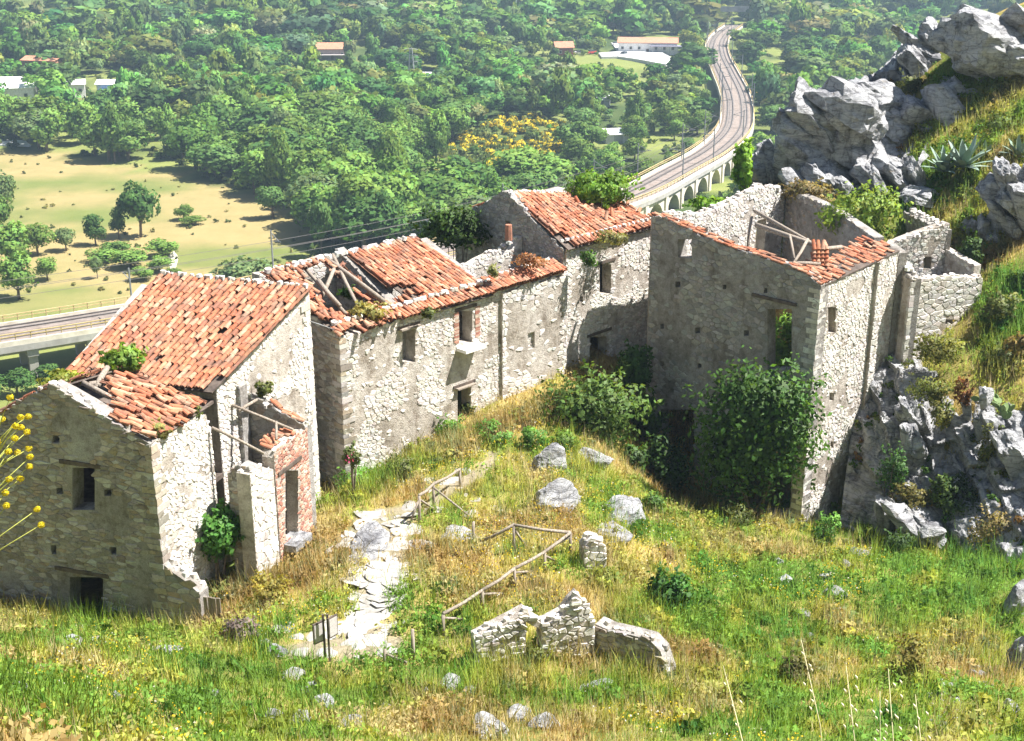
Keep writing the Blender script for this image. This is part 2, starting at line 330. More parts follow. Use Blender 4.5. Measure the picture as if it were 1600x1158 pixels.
PATH_PX = [[(525,850),(560,800),(640,788),(655,800),(640,860),(600,870),(545,862)], [(545,905),(590,885),(630,900),(615,935),(560,925)], [(430,1030),(480,990),(560,960),(620,985),(640,1020),(560,1030)],
           [(655,795),(690,755),(745,735),(770,700),(785,715),(750,750),(700,775),(680,800)], [(540,965),(600,945),(610,985),(545,985)], [(565,855),(625,855),(632,905),(580,905)], [(560,915),(612,915),(606,962),(556,965)]]
FIELD_PX = [(-200,225),(60,241),(130,250),(250,262),(330,283),(440,318),(480,345),(478,380),(455,420),(420,470),(380,520),(-200,560)]
def px_of(x, y, z):
    zz = z-CAMZ; d = np.maximum(y*CP-zz*SP, 1); return 800+F*x/d, 579-F*(y*SP+zz*CP)/d
def build_ground():
    def axis(lo, hi, step, far, g=1.09):
        a = list(np.arange(lo, hi+1e-6, step)); s = step; v = hi
        while v < far: s *= g; v += s; a.append(v)
        s = step; v = lo; b = []
        while v > -far: s *= g; v -= s; b.append(v)
        return np.array(b[::-1]+a)
    xs = axis(-26, 36, 0.36, 2600, 1.055); ys = axis(8, 76, 0.36, 3200, 1.035); ys = ys[ys > -200]
    X, Y = np.meshgrid(xs, ys, indexing='ij'); Z = Gn(X, Y)
    rough = (np.abs(X) < 60) & (Y < 90)
    Z = Z + np.where(rough, (fbm(X*1.7+5, Y*1.7+2, 3)-0.5)*0.22, 0)
    n, k = X.shape; V = np.c_[X.ravel(), Y.ravel(), Z.ravel()]
    I = np.arange(n*k).reshape(n, k); Fq = np.stack([I[:-1, :-1], I[1:, :-1], I[1:, 1:], I[:-1, 1:]], -1).reshape(-1, 4)
    me = bpy.data.meshes.new('ground'); me.vertices.add(len(V)); me.loops.add(Fq.size); me.polygons.add(len(Fq))
    me.vertices.foreach_set('co', V.astype(np.float32).ravel()); me.loops.foreach_set('vertex_index', Fq.astype(np.int32).ravel())
    me.polygons.foreach_set('loop_start', np.arange(0, Fq.size, 4, dtype=np.int32)); me.polygons.foreach_set('loop_total', np.full(len(Fq), 4, np.int32))
    me.polygons.foreach_set('use_smooth', np.ones(len(Fq), bool)); me.update()
    x, y, z = V.T; px, py = px_of(x, y, z)
    n1 = fbm(x*0.06, y*0.06); n2 = fbm(x*0.9+9, y*0.9); n3 = fbm(x*0.25, y*0.25)
    green = np.array([0.13, 0.17, 0.045]); straw = np.array([0.42, 0.33, 0.13]); lime = np.array([0.27, 0.235, 0.18]); dark = np.array([0.055, 0.085, 0.03])
    mix = lambda a, b, f: a*(1-f[:, None])+b*f[:, None]
    site = mix(np.tile(green, (len(x), 1)), np.tile(straw*0.85, (len(x), 1)), sm(0.42, 0.62, n2*0.6+n3*0.4))
    path = np.zeros(len(x), bool)
    for p in PATH_PX: path |= inpoly_np(px, py, p) & (y < 60)
    site = np.where(path[:, None], lime, site)
    field = inpoly_np(px + (n1-0.5)*40, py + (n3-0.5)*16, FIELD_PX) & (y > 90)
    fcol = mix(np.tile(np.array([0.31, 0.25, 0.125]), (len(x), 1)), np.tile(np.array([0.15, 0.18, 0.06]), (len(x), 1)), sm(0.45, 0.68, fbm(x*0.035+4, y*0.06+1, 6)))
    val = np.where(field[:, None], fcol, mix(np.tile(dark, (len(x), 1)), np.tile(np.array([0.20, 0.23, 0.075]), (len(x), 1)), sm(0.38, 0.6, n1)))
    col = np.where((y > 92)[:, None], val, site); setcol(me, col)
    m, t, b = nt('ground'); p = world_pos(t); c = attr(t)
    f = noise_tex(t, 7, 5, 0.7, p); g = noise_tex(t, 0.12, 6, 0.7, p)
    c = mixc(t, 1.0, c, ramp(t, f, [(0.3, (0.62, 0.6, 0.55)), (0.6, (1.12, 1.1, 1.05))]), 'MULTIPLY')
    c = mixc(t, 1.0, c, ramp(t, g, [(0.3, (0.8, 0.86, 0.75)), (0.65, (1.1, 1.06, 1.0))]), 'MULTIPLY')
    t.links.new(c, b.inputs['Base Color']); b.inputs['Roughness'].default_value = 0.95; b.inputs['Specular IOR Level'].default_value = 0.05
    bump(t, b, f, 0.6, 0.08); M['ground'] = m
    structure(link('ground', me, None, 'ground'))
build_ground()
# ---------------------------------------------------------------- masonry
def rc(base, v=0.12, h=0.04):
    k = 1+random.uniform(-v, v); return tuple(max(0.01, c*k*(1+random.uniform(-h, h))) for c in base)
PAL_WARM = [(0.405,0.37,0.326),(0.352,0.312,0.264),(0.458,0.431,0.387),(0.273,0.242,0.207),(0.396,0.33,0.246),(0.326,0.308,0.29),(0.502,0.484,0.449)]  # brownish stones of the shaded walls, darkened to deepen their shade
PAL_PALE = [(0.651,0.627,0.583),(0.71,0.69,0.651),(0.593,0.564,0.515),(0.515,0.486,0.442),(0.661,0.627,0.564),(0.612,0.598,0.573)]
PAL_GREY = [(0.387,0.378,0.369),(0.342,0.333,0.324),(0.432,0.419,0.396),(0.279,0.27,0.261),(0.396,0.369,0.333)]  # grey stones of the shaded walls, shade partly put into the colour
PAL_BRICK = [(0.40,0.20,0.145),(0.46,0.26,0.19),(0.34,0.16,0.12),(0.50,0.35,0.27),(0.52,0.43,0.35)]
def clip_half(poly, mx, my, nx, ny):
    out = []; n = len(poly)
    for i in range(n):
        a = poly[i]; b = poly[(i+1) % n]
        da = (a[0]-mx)*nx+(a[1]-my)*ny; db = (b[0]-mx)*nx+(b[1]-my)*ny
        if da <= 0: out.append(a)
        if (da < 0 < db) or (db < 0 < da):
            t = da/(da-db); out.append((a[0]+(b[0]-a[0])*t, a[1]+(b[1]-a[1])*t))
    return out
def rubble_cells(u0, u1, z0, z1, sw, sh, jit=0.5):
    nu = max(1, int((u1-u0)/sw)); nz = max(1, int((z1-z0)/sh)); du = (u1-u0)/nu; dz = (z1-z0)/nz
    pts = {}
    for j in range(-2, nz+2):
        off = 0.5*(j % 2)
        for i in range(-2, nu+2):
            if random.random() < 0.28 and -1 < j < nz: continue
            pts[i, j] = ((i+0.5+off*0.9+random.uniform(-jit, jit))*1.0, (j+0.5+random.uniform(-jit, jit)*0.75))
    cells = []
    for j in range(nz):
        for i in range(-1, nu+1):
            if (i, j) not in pts: continue
            x, y = pts[i, j]; poly = [(x-1.5, y-1.3), (x+1.5, y-1.3), (x+1.5, y+1.3), (x-1.5, y+1.3)]
            for dj in (-1, 0, 1, -2, 2):
                for di in (-1, 0, 1, -2, 2):
                    q = pts.get((i+di, j+dj))
                    if q is None or (di == 0 and dj == 0): continue
                    nx, ny = q[0]-x, q[1]-y
                    poly = clip_half(poly, (x+q[0])/2, (y+q[1])/2, nx, ny)
                    if len(poly) < 3: break
                if len(poly) < 3: break
            if len(poly) < 3: continue
            poly = clip_half(poly, 0, 0, -1, 0)
            if len(poly) >= 3: poly = clip_half(poly, nu, 0, 1, 0)
            if len(poly) < 3: continue
            cells.append([(u0+a*du, z0+b*dz) for a, b in poly])
    return cells
class Wall:
    """vertical stone wall on the plan line a->b; pts given as picture points or (u,z)"""
    def __init__(s, a, b, flip=False):
        s.a = Vector((a[0], a[1], 0)); s.b = Vector((b[0], b[1], 0)); s.d = (s.b-s.a).normalized(); s.L = (s.b-s.a).length
        n = Vector((s.d.y, -s.d.x, 0))
        if n.dot(-s.a) < 0: n = -n
        s.n = -n if flip else n
    def uz(s, px, py):
        r = ray(px, py); t = s.a.dot(s.n)/r.dot(s.n)
        p = r*t; return ((p-s.a).dot(s.d), p.z+CAMZ)
    def P(s, u, z, off=0.0):
        p = s.a+s.d*u+s.n*off; return Vector((p.x, p.y, z))
    def px(s, px_, py_, off=0.0): return s.P(*s.uz(px_, py_), off)

class House:
    def __init__(s, name, label, cat, loc, group=None):
        s.root = thing(name, label, cat, loc, group); s.loc = Vector(loc); s.stones = []; s.tiles = []; s.tile_stuff = []
    def L(s, v): return tuple(Vector(v)-s.loc)
    def wall(s, W, top, holes=(), th=0.55, bottom=None, pal=PAL_PALE, sw=0.19, sh=0.115, plaster=0.35, pseed=0.0, proud=(0.006, 0.034), name='wall', lintel=True, px=True, back=False, mat='mortar', gap=0.011, holes_uz=False):
        tp = [W.uz(*p) for p in top] if px else list(top)
        us = [p[0] for p in tp]; u0, u1 = us[0], us[-1]
        if u1 < u0: tp = tp[::-1]; us = us[::-1]; u0, u1 = us[0], us[-1]
        if bottom is None:
            bottom = min(float(Gs(*W.P(u0+(u1-u0)*k/6, 0)[:2])) for k in range(7))-0.5
        out = [(u0, bottom), (u1, bottom)]+tp[::-1]
        hs = []
        for h in holes:
            if holes_uz or not px: q = list(h)
            else: q = [W.uz(*p) for p in h]
            ctr = (sum(p[0] for p in q)/len(q), sum(p[1] for p in q)/len(q))
            q.sort(key=lambda p: math.atan2(p[1]-ctr[1], p[0]-ctr[0])); hs.append(q)
        loops = [out]+hs; allp = [p for l in loops for p in l]
        tri = tessellate_polygon([[Vector((p[0], p[1], 0)) for p in l] for l in loops])
        m = MB(); n = len(allp)
        f = [W.P(u, z) for u, z in allp]; bk = [W.P(u, z, -th) for u, z in allp]
        faces = []
        for a, b, c in tri:
            faces.append((a, b, c)); faces.append((n+c, n+b, n+a))
        k = 0
        for l in loops:
            for i in range(len(l)):
                a = k+i; b = k+(i+1) % len(l); faces.append((a, b, n+b, n+a))
            k += len(l)
        m.add([s.L(v) for v in f+bk], faces)
        if mat == 'mortar' and (pal is PAL_WARM or pal is PAL_GREY): mat = 'shade_mortar'
        me = m.mesh(name, mat)
        import bmesh
        bm = bmesh.new(); bm.from_mesh(me); bmesh.ops.recalc_face_normals(bm, faces=bm.faces); bm.to_mesh(me); bm.free()
        wo = link(name, me, s.root)
        # rubble stones
        topz = max(p[1] for p in tp)
        side = -1 if back else 1
        for poly in rubble_cells(u0, u1, bottom, topz+0.12, sw, sh):
            cu = sum(p[0] for p in poly)/len(poly); cz = sum(p[1] for p in poly)/len(poly)
            zt = np.interp(cu, us, [p[1] for p in tp])
            if cz > zt+0.03: continue
            if cz < float(Gs(*W.P(cu, 0)[:2]))-0.25: continue
            if any(inpoly(cu, cz, [(a+(0.06 if a > sum(p[0] for p in h)/len(h) else -0.06), b+(0.05 if b > sum(p[1] for p in h)/len(h) else -0.05)) for a, b in h]) for h in hs): continue
            edge = min(cu-u0, u1-cu, zt-cz)
            pn = noise.fractal(Vector((cu*0.55+pseed, cz*0.55, pseed)), 1.0, 2.0, 4)*0.5+0.5
            if edge > 0.35 and pn < plaster and random.random() < 0.93: continue
            if random.random() < 0.05: continue
            w_ = max(p[0] for p in poly)-min(p[0] for p in poly)
            k1 = max(0.6, 1-2*gap/max(w_, 0.08)); k2 = k1*random.uniform(0.68, 0.84)
            dp = random.uniform(*proud); q = len(poly)
            off = 0.0 if not back else -th
            lo = [W.P(cu+(a-cu)*k1, cz+(b-cz)*k1, off-0.004*side) for a, b in poly]
            hi = [W.P(cu+(a-cu)*k2, cz+(b-cz)*k2, off+side*dp*random.uniform(0.75, 1.25)) for a, b in poly]
            fs = [(i, (i+1) % q, q+(i+1) % q, q+i) for i in range(q)]+[tuple(range(q, 2*q))]
            if (W.d.cross(Vector((0, 0, 1)))).dot(W.n)*side < 0: fs = [g[::-1] for g in fs]
            d = proj(W.P(cu, cz))[2]
            s.stones.append((w_*(max(p[1] for p in poly)-min(p[1] for p in poly))/d/d, lo+hi, fs, rc(random.choice(pal)), wo))
        if lintel:
            for h, q in zip(holes, hs):
                if lintel == 'none': break
                a0 = min(p[0] for p in q)-0.22; a1 = max(p[0] for p in q)+0.22; zt = max(p[1] for p in q)
                if a1-a0 < 0.95: continue
                ctr = W.P((a0+a1)/2, zt+0.065, -0.12)
                lb = MB().box(s.L(ctr), a1-a0, 0.34, 0.13, (0.2, 0.16, 0.12), math.atan2(W.d.y, W.d.x))
                lb.build('lintel', 'dark_wood', s.root)
        return wo
    def quoins(s, x, y, z0, z1, d1, d2, pal=PAL_PALE):
        """corner blocks: d1,d2 unit directions of the two walls leaving the corner"""
        z = z0; k = 0; d1 = Vector((*d1, 0)).normalized(); d2 = Vector((*d2, 0)).normalized()
        while z < z1-0.1:
            h = random.uniform(0.16, 0.27); a, b = (random.uniform(0.38, 0.6), random.uniform(0.2, 0.3))
            if k % 2: a, b = b, a
            o = Vector((x, y, z))-d1*0.035-d2*0.035
            c = o+d1*(a/2)+d2*(b/2)+Vector((0, 0, h/2))
            j = lambda: random.uniform(-0.02, 0.02)
            base = [o, o+d1*(a+0.035), o+d1*(a+0.035)+d2*(b+0.035), o+d2*(b+0.035)]
            vs = [p+Vector((j(), j(), 0.012)) for p in base]+[p+Vector((j(), j(), h-0.012)) for p in base]
            d = proj(c)[2]
            fs = [(0, 3, 2, 1), (4, 5, 6, 7)]+[(i, (i+1) % 4, 4+(i+1) % 4, 4+i) for i in range(4)]
            if d1.cross(d2).z < 0: fs = [g[::-1] for g in fs]
            s.stones.append((a*h/d/d*2, vs, fs, rc(random.choice(pal)), s.root)); z += h; k += 1
    def coping(s, W, top, px=True, n=None, pal=PAL_PALE, size=0.28, th=0.55):
        """loose stones along a broken wall top"""
        tp = [W.uz(*p) for p in top] if px else list(top)
        for (ua, za), (ub, zb) in zip(tp[:-1], tp[1:]):
            L_ = math.hypot(ub-ua, zb-za); c = max(1, int(L_/size*1.5))
            for k in range(c):
                t = (k+random.random())/c; u = ua+(ub-ua)*t; z = za+(zb-za)*t
                p = W.P(u, z+random.uniform(-0.04, 0.05), -random.uniform(0.03, th-0.05))
                v, f = pebble(size*random.uniform(0.6, 1.3), p)
                s.stones.append((size*size*0.6/proj(p)[2]**2, v, f, rc(random.choice(pal)), s.root))
    def roof(s, e0, e1, r0, r1, ncol, nrow, keep=None, mess=0.0, lift=0.0, shift=None, deck=True, deckkeep=None):
        e0, e1, r0, r1 = map(Vector, (e0, e1, r0, r1))
        P = lambda a, b: (e0*(1-a)+e1*a)*(1-b)+(r0*(1-a)+r1*a)*b
        nrm = (e1-e0).cross(r0-e0).normalized(); nrm = nrm if nrm.z > 0 else -nrm
        def place(a, b, inv):
            p = P(a, b); up = (P(a, min(b+0.05, 1.05))-P(a, b)).normalized()
            yaw = random.gauss(0, 0.03+mess*0.35)
            x = up.cross(nrm).normalized(); upv = (up*math.cos(yaw)+x*math.sin(yaw)).normalized()
            z = nrm.copy(); z = (z+upv*0.07+Vector((random.gauss(0, mess*0.3), random.gauss(0, mess*0.3), 0))).normalized()
            x = upv.cross(z).normalized(); z = x.cross(upv).normalized()
            sag = 0.05*math.sin(a*9+b*7)*mess
            p = p+nrm*(lift+(0.095 if not inv else 0.05)+random.uniform(0, 0.012+mess*0.08)+sag)
            if inv: z = -z; x = -x
            return Matrix(((x.x, upv.x, z.x, p.x), (x.y, upv.y, z.y, p.y), (x.z, upv.z, z.z, p.z), (0, 0, 0, 1)))
        for j in range(nrow):
            for i in range(ncol+1):
                a = i/ncol; b = (j-0.05+random.gauss(0, 0.05+mess*0.3))/nrow
                if keep and not keep(a, b): continue
                if i < ncol:
                    s.tiles.append(place((i+0.5)/ncol+random.gauss(0, 0.003+mess*0.012), b, False))
                s.tile_stuff.append(place(a, b+0.02, True))
        if deck:
            dm = MB(); off = -nrm*0.03; N = 8
            for i in range(N):
                for j in range(N):
                    if deckkeep and not deckkeep((i+0.5)/N, (j+0.5)/N): continue
                    q = [P((i+di)/N, (j+dj)/N)+off for di, dj in ((0, 0), (1, 0), (1, 1), (0, 1))]
                    dm.add([s.L(v) for v in q]+[s.L(v-nrm*0.05) for v in q], [(0, 1, 2, 3), (7, 6, 5, 4), (0, 4, 5, 1), (1, 5, 6, 2), (2, 6, 7, 3), (3, 7, 4, 0)])
            dm.build('roof_boards', 'dark_wood', s.root)
        return P, nrm
    def loose_tiles(s, fn, n, flat=0.5):
        for _ in range(n):
            p, nr, up = fn(); nr = (Vector(nr)+Vector((random.gauss(0, flat), random.gauss(0, flat), 0))).normalized()
            up = (Vector(up)+Vector((random.gauss(0, flat), random.gauss(0, flat), random.gauss(0, flat*0.4)))).normalized()
            x = up.cross(nr).normalized(); nr = x.cross(up).normalized()
            s.tiles.append(Matrix(((x.x, up.x, nr.x, p.x), (x.y, up.y, nr.y, p.y), (x.z, up.z, nr.z, p.z), (0, 0, 0, 1))))
    def beam(s, a, b, r=0.08, name='beam', mat='wood', taper=0.85):
        a, b = Vector(a), Vector(b); mid = (a+b)/2+Vector((random.uniform(-1, 1), random.uniform(-1, 1), random.uniform(-1, 1)))*0.03
        MB().tube([s.L(a), s.L(mid), s.L(b)], [r, r*0.95, r*taper], 7).build(name, mat, s.root, True)
    def finish(s, nmax=300):
        s.stones.sort(key=lambda t: -t[0]); rest = MB(); restmb = {}
        for i, (_, v, f, c, wo) in enumerate(s.stones):
            if i < nmax:
                ctr = sum((Vector(x) for x in v), Vector())/len(v)
                o = MB().add([Vector(x)-ctr for x in v], f, c).build('stone', 'stone', wo); o.location = ctr-s.loc
            else: rest.add([s.L(x) for x in v], f, c)
        if rest.v: stuff(rest.build('rubble', 'stone', s.root))
        tl = sorted(s.tiles, key=lambda m_: proj(m_.translation)[2])
        tm = MB()
        for i, mt in enumerate(tl):
            k = random.randrange(len(TILES))
            if i < nmax:
                o = bpy.data.objects.new('roof_tile', TILES[k]); C.objects.link(o); o.parent = s.root
                o.matrix_local = Matrix.Translation(-s.loc) @ mt
            else: tm.add([s.L(mt @ Vector(v)) for v in TILE_V], TILE_F, TILE_C[k])
        for mt in s.tile_stuff: tm.add([s.L(mt @ Vector(v)) for v in TILE_V], TILE_F, rc((0.30, 0.14, 0.085), 0.2))
        if tm.v: stuff(tm.build('tile_layer', 'tile', s.root))
def pebble(size, p, flat=0.6, seed=None):
    """rough block of stone"""
    ax = unit(RNG.normal(size=(3,))); R = Matrix.Rotation(random.uniform(0, 6.28), 3, 'Z') @ Matrix.Rotation(random.gauss(0, 0.25), 3, 'X')
    sx, sy, sz = size*random.uniform(0.7, 1.2), size*random.uniform(0.6, 0.9), size*flat*random.uniform(0.6, 1.0); vs = []
    for d in (-1, 1):
        for k in range(6):
            t = k*math.pi/3+random.uniform(-0.3, 0.3); rr = random.uniform(0.42, 0.56)*(0.85 if d > 0 else 1)
            vs.append(Vector(p)+R @ Vector((math.cos(t)*sx*rr, math.sin(t)*sy*rr, d*sz/2*random.uniform(0.75, 1.1))))
    fs = [(i, (i+1) % 6, 6+(i+1) % 6, 6+i) for i in range(6)]+[tuple(range(6, 12)), tuple(range(6))[::-1]]
    return vs, fs
def tile_geo():
    v = []; n = 5; L_ = 0.43
    for (y, r) in ((0, 0.098), (L_, 0.076)):
        for k in range(n+1):
            t = math.pi*k/n; v.append((math.cos(t)*r, y, math.sin(t)*r*0.85))
        for k in range(n+1):
            t = math.pi*k/n; v.append((math.cos(t)*(r-0.016), y, math.sin(t)*(r-0.016)*0.85))
    f = []; q = 2*(n+1)
    for k in range(n):
        f.append((k, k+1, q+k+1, q+k)); f.append((n+1+k, q+n+1+k, q+n+2+k, n+2+k)); f.append((k, n+1+k, n+2+k, k+1)); f.append((q+k, q+k+1, q+n+2+k, q+n+1+k))
    f += [(0, q, q+n+1, n+1), (n, 2*n+1, q+2*n+1, q+n)]
    return v, f
TILE_V, TILE_F = tile_geo()
TILE_C = [(0.452,0.172,0.093),(0.5,0.213,0.117),(0.387,0.131,0.068),(0.532,0.262,0.155),(0.468,0.193,0.106),(0.427,0.151,0.08),(0.549,0.303,0.193),(0.322,0.131,0.08),(0.485,0.289,0.193),(0.444,0.179,0.093)]
TILES = []
for c in TILE_C: TILES.append(MB().add(TILE_V, TILE_F, c).mesh('roof_tile', 'tile'))

def xy(v): return (v.x, v.y)
def along(p, d, t): return (p[0]+d[0]*t, p[1]+d[1]*t)
def along_to_px(p, d, z, px):
    """walk from p along d at height z until the picture column px"""
    k = (px-800)/F
    # x = k*dep ; dep = y*CP-(z-CAMZ)*SP
    t = (k*(p[1]*CP-(z-CAMZ)*SP)-p[0])/(d[0]-k*d[1]*CP); return along(p, d, t), t
def sq(px0, py0, px1, py1): return [(px0, py0), (px1, py0), (px1, py1), (px0, py1)]

# ---------------------------------------------------------------- house with the collapsed roof (front of the row)
c1 = at(235, 697, 38); r1 = (0.33, 0.944); l1 = (-0.954, 0.30)
H1 = House('stone_house', 'two-storey gabled stone house with half its tile roof fallen in, beside yellow fennel', 'house', (c1.x-3, c1.y+3, 62-21.4), 'ruined houses of the row')
Wg = Wall(xy(c1), along(xy(c1), l1, 6.3))
zL = Wg.uz(-95, 668)[1]
gtop = [(235,694),(203,676),(171,658),(135,635),(100,615),(76,603),(45,618),(20,634),(-60,680),(-95,700)]
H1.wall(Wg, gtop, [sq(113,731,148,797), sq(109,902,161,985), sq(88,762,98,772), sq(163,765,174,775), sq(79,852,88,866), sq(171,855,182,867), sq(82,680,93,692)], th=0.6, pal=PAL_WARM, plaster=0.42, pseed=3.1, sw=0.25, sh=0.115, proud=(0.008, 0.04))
Wr = Wall(along(xy(c1), r1, 0.012), along(xy(c1), r1, 4.6))
H1.wall(Wr, [(235,694),(262,676),(300,655),(322,648),(331,690),(336,742)], th=0.6, pal=PAL_PALE, plaster=0.36, sw=0.175, sh=0.115, pseed=8.8)
H1.quoins(c1.x, c1.y, G(c1.x, c1.y)-0.2, c1.z-0.1, l1, r1, PAL_WARM)
H1.coping(Wg, gtop[1:7], size=0.24, pal=PAL_PALE)
H1.coping(Wr, [(250,682),(322,648),(331,690)], size=0.26)
# far and left walls
pl = along(xy(c1), l1, 6.2); pb = along(pl, r1, 5.6); pr = along(xy(c1), r1, 5.6)
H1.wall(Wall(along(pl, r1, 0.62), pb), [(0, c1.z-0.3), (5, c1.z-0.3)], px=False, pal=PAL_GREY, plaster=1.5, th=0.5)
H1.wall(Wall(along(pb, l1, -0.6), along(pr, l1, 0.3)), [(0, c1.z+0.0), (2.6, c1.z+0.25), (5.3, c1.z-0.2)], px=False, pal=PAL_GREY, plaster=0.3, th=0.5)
MB().box(H1.L(Vector((*along(along(xy(c1), l1, 3.1), r1, 2.9), c1.z-3.0))), 5.2, 4.4, 0.16, rz=math.atan2(-0.3, 0.954)).build('upper_shade_floor', 'dark_wood', H1.root)  # floor added to darken the ground storey behind the doorway
MB().box(H1.L(Vector((*along(along(xy(c1), l1, 3.1), r1, 2.9), c1.z-0.35))), 5.0, 4.3, 0.1, rz=math.atan2(-0.3, 0.954)).build('loft_light_block', 'dark_wood', H1.root)  # added slab at eave height, shuts daylight out behind the gable window
# the stub of wall heaped at the corner foot, and the boarded door leaf
apex = Wg.px(76, 604, -0.1); er = Wg.px(237, 694, 0.05); el = Wg.px(-95, 700, 0.0)
r1v = Vector((*r1, 0)); up = lambda z: Vector((0, 0, z))
e0, e1 = er+up(0.02), er+r1v*3.2+up(0.05); q0, q1 = apex+up(-0.02), apex+r1v*2.9+up(-0.45)
def keep1(a, b):
    if b > 0.74+0.1*math.sin(a*11): return False
    if a < 0.22 and b > 0.42-0.3*a: return False
    if 0.12 < a < 0.34 and 0.45 < b < 0.95: return False
    if a < 0.03: return False
    return random.random() > 0.13
H1.roof(e0, e1, q0, q1, 16, 12, keep1, mess=0.62, deck=True, deckkeep=lambda a, b: a > 0.3 and b < 0.65)
l0 = el+up(0.0); l1e = el+r1v*2.6
H1.roof(l1e, l0, q1-up(0.05), q0-up(0.05), 14, 9, lambda a, b: random.random() > 0.25, mess=0.25, deckkeep=lambda a, b: a < 0.8)
H1.beam(at(130,598,39.6), at(205,640,39.2), 0.09); H1.beam(at(150,607,40.3), at(168,574,41.2), 0.11, 'rafter'); H1.beam(at(140,600,40.2), at(190,592,41.6), 0.08, 'rafter')
H1.beam(at(120,612,39.4), at(165,640,38.9), 0.07, 'rafter')
# fallen corner of the wall at its foot
Wc = Wall(along(xy(c1), (0.954, -0.3), 0.0), along(xy(c1), (0.954, -0.3), 1.25))
H1.wall(Wc, [(0.0, c1.z-3.95), (0.35, c1.z-4.2), (0.8, c1.z-4.45), (1.2, c1.z-4.8)], px=False, pal=PAL_WARM, plaster=-1, th=0.5, sw=0.32, sh=0.17, name='buttress')
H1.coping(Wc, [(0.0, c1.z-3.95), (0.8, c1.z-4.45), (1.2, c1.z-4.8)], px=False, size=0.3, th=0.5)
H1.finish()
dr = thing('door_leaf', 'old plank door leaf standing by the corner of the gabled house', 'door', tuple(Wc.P(1.33, c1.z-5.7, 0.1)))
for k in range(4):
    MB().box((0.10+k*0.13, 0.02*(k % 2), 0.42), 0.12, 0.035, 0.95-0.04*k, (0.3, 0.26, 0.2), -0.2).build('plank', 'wood', dr)
MB().box((0.28, 0.05, 0.25), 0.5, 0.03, 0.09, rz=-0.2).build('batten', 'dark_wood', dr)

# ---------------------------------------------------------------- house with the whole roof
g0 = at(333, 600, 42); g2d = (0.42, 0.9075); l2 = (-0.96, 0.28)
W2 = Wall(xy(g0), along(xy(g0), g2d, 6.4))
u_back, z_ridge = W2.uz(481, 455)
W2 = Wall(xy(g0), along(xy(g0), g2d, u_back))
H2 = House('stone_house', 'stone house with a complete red tile roof and a tall sunlit side wall', 'house', (g0.x-3, g0.y+2, 62-21.4), 'ruined houses of the row')
H2.wall(W2, [(337,607),(360,582),(400,540),(440,497),(470,465),(483,457)], [], th=0.55, pal=PAL_PALE, plaster=0.42, pseed=5.5, sw=0.175, sh=0.12)
gb = along(xy(g0), g2d, u_back)
H2.quoins(gb[0], gb[1], G(*gb)-0.3, z_ridge-0.2, (-0.96, 0.28), (-0.42, -0.9075))
er2 = W2.px(333, 604, 0.12); rr2 = W2.px(479, 452, 0.12)
lp, _ = along_to_px(xy(rr2), l2, rr2.z, 252); rl2 = Vector((*lp, rr2.z+0.05))
lp, _ = along_to_px(xy(er2), l2, er2.z, 108); el2 = Vector((*lp, er2.z))
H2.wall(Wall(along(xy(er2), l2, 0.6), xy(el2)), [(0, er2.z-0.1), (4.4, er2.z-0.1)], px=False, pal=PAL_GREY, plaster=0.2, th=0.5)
H2.wall(Wall(along(gb, l2, 0.56), xy(rl2)), [(0, rr2.z-0.15), (4.4, rr2.z-0.15)], px=False, plaster=1.5, th=0.5)
H2.wall(Wall(along(xy(el2), g2d, 0.55), along(xy(rl2), g2d, -0.55)), [(0, er2.z-0.1), (4.6, rr2.z-0.2)], px=False, plaster=1.5, th=0.5)
fwd = Vector((-0.42, -0.9075, -0.30))*0.25
P2, n2 = H2.roof(el2+fwd, er2+fwd, rl2, rr2, 25, 17, lambda a, b: not (a > 0.93 and b < 0.1) and random.random() > 0.008, mess=0.07)
W2r = Wall(xy(rl2), xy(rr2))
for k in range(24):
    p = rl2.lerp(rr2, (k+random.random()*0.6)/24)+n2*0.16
    v, f = pebble(random.uniform(0.2, 0.34), p); H2.stones.append((1e-4, v, f, rc(random.choice(PAL_PALE)), H2.root))
H2.beam(W2.px(483,502,0.05), W2.px(502,512,0.55), 0.02, 'iron_bracket', 'galvanised')
H2.finish()

# ---------------------------------------------------------------- roofless lean-to with the brick doorway
A0 = W2.px(386, 619, 0.02); ax = (0.954, -0.30)
fc, _t = along_to_px(xy(A0), ax, A0.z-0.9, 478)
HA = House('brick_porch', 'roofless lean-to with a tall red brick doorway and bare roof poles', 'porch', (A0.x+1, A0.y-0.5, 62-21), None)
Wf = Wall(along(xy(A0), ax, 0.02), fc)
HA.wall(Wf, [(387,619),(430,640),(478,668)], th=0.4, pal=PAL_WARM, plaster=0.8, sw=0.24, sh=0.16)
fr, _t = along_to_px(fc, (-0.36, -0.933), A0.z-1.2, 398)
Wb = Wall(fr, fc)
brk = [(430,709),(445,695),(462,684),(481,672)]
ub0, zb0 = Wb.uz(429, 709); ub1, zb1 = Wb.uz(480, 672)
HA.wall(Wb, [(428,716),(431,704),(445,693),(462,682),(480,671)], [sq(446,735,466,838)], th=0.45, pal=PAL_BRICK, plaster=-1, sw=0.17, sh=0.085, proud=(0.008, 0.02), gap=0.012, mat='mortar', name='brick_wall')
HA.wall(Wb, [(390,742),(404,738),(415,735),(427,733)], th=0.5, pal=PAL_PALE, plaster=0.1, sw=0.26, sh=0.16, name='pier')
npd, _t = along_to_px(fr, (-0.954, 0.30), A0.z-2, 384)
Wn = Wall(along(fr, (-0.954, 0.3), 0.012), along(fr, (-0.954, 0.3), 1.0))
z_p = Wb.uz(392, 742)[1]
HA.wall(Wn, [(0.0, z_p), (0.5, z_p+0.15), (0.98, z_p-0.2)], px=False, pal=PAL_WARM, plaster=0.3, th=0.5, name='pier')
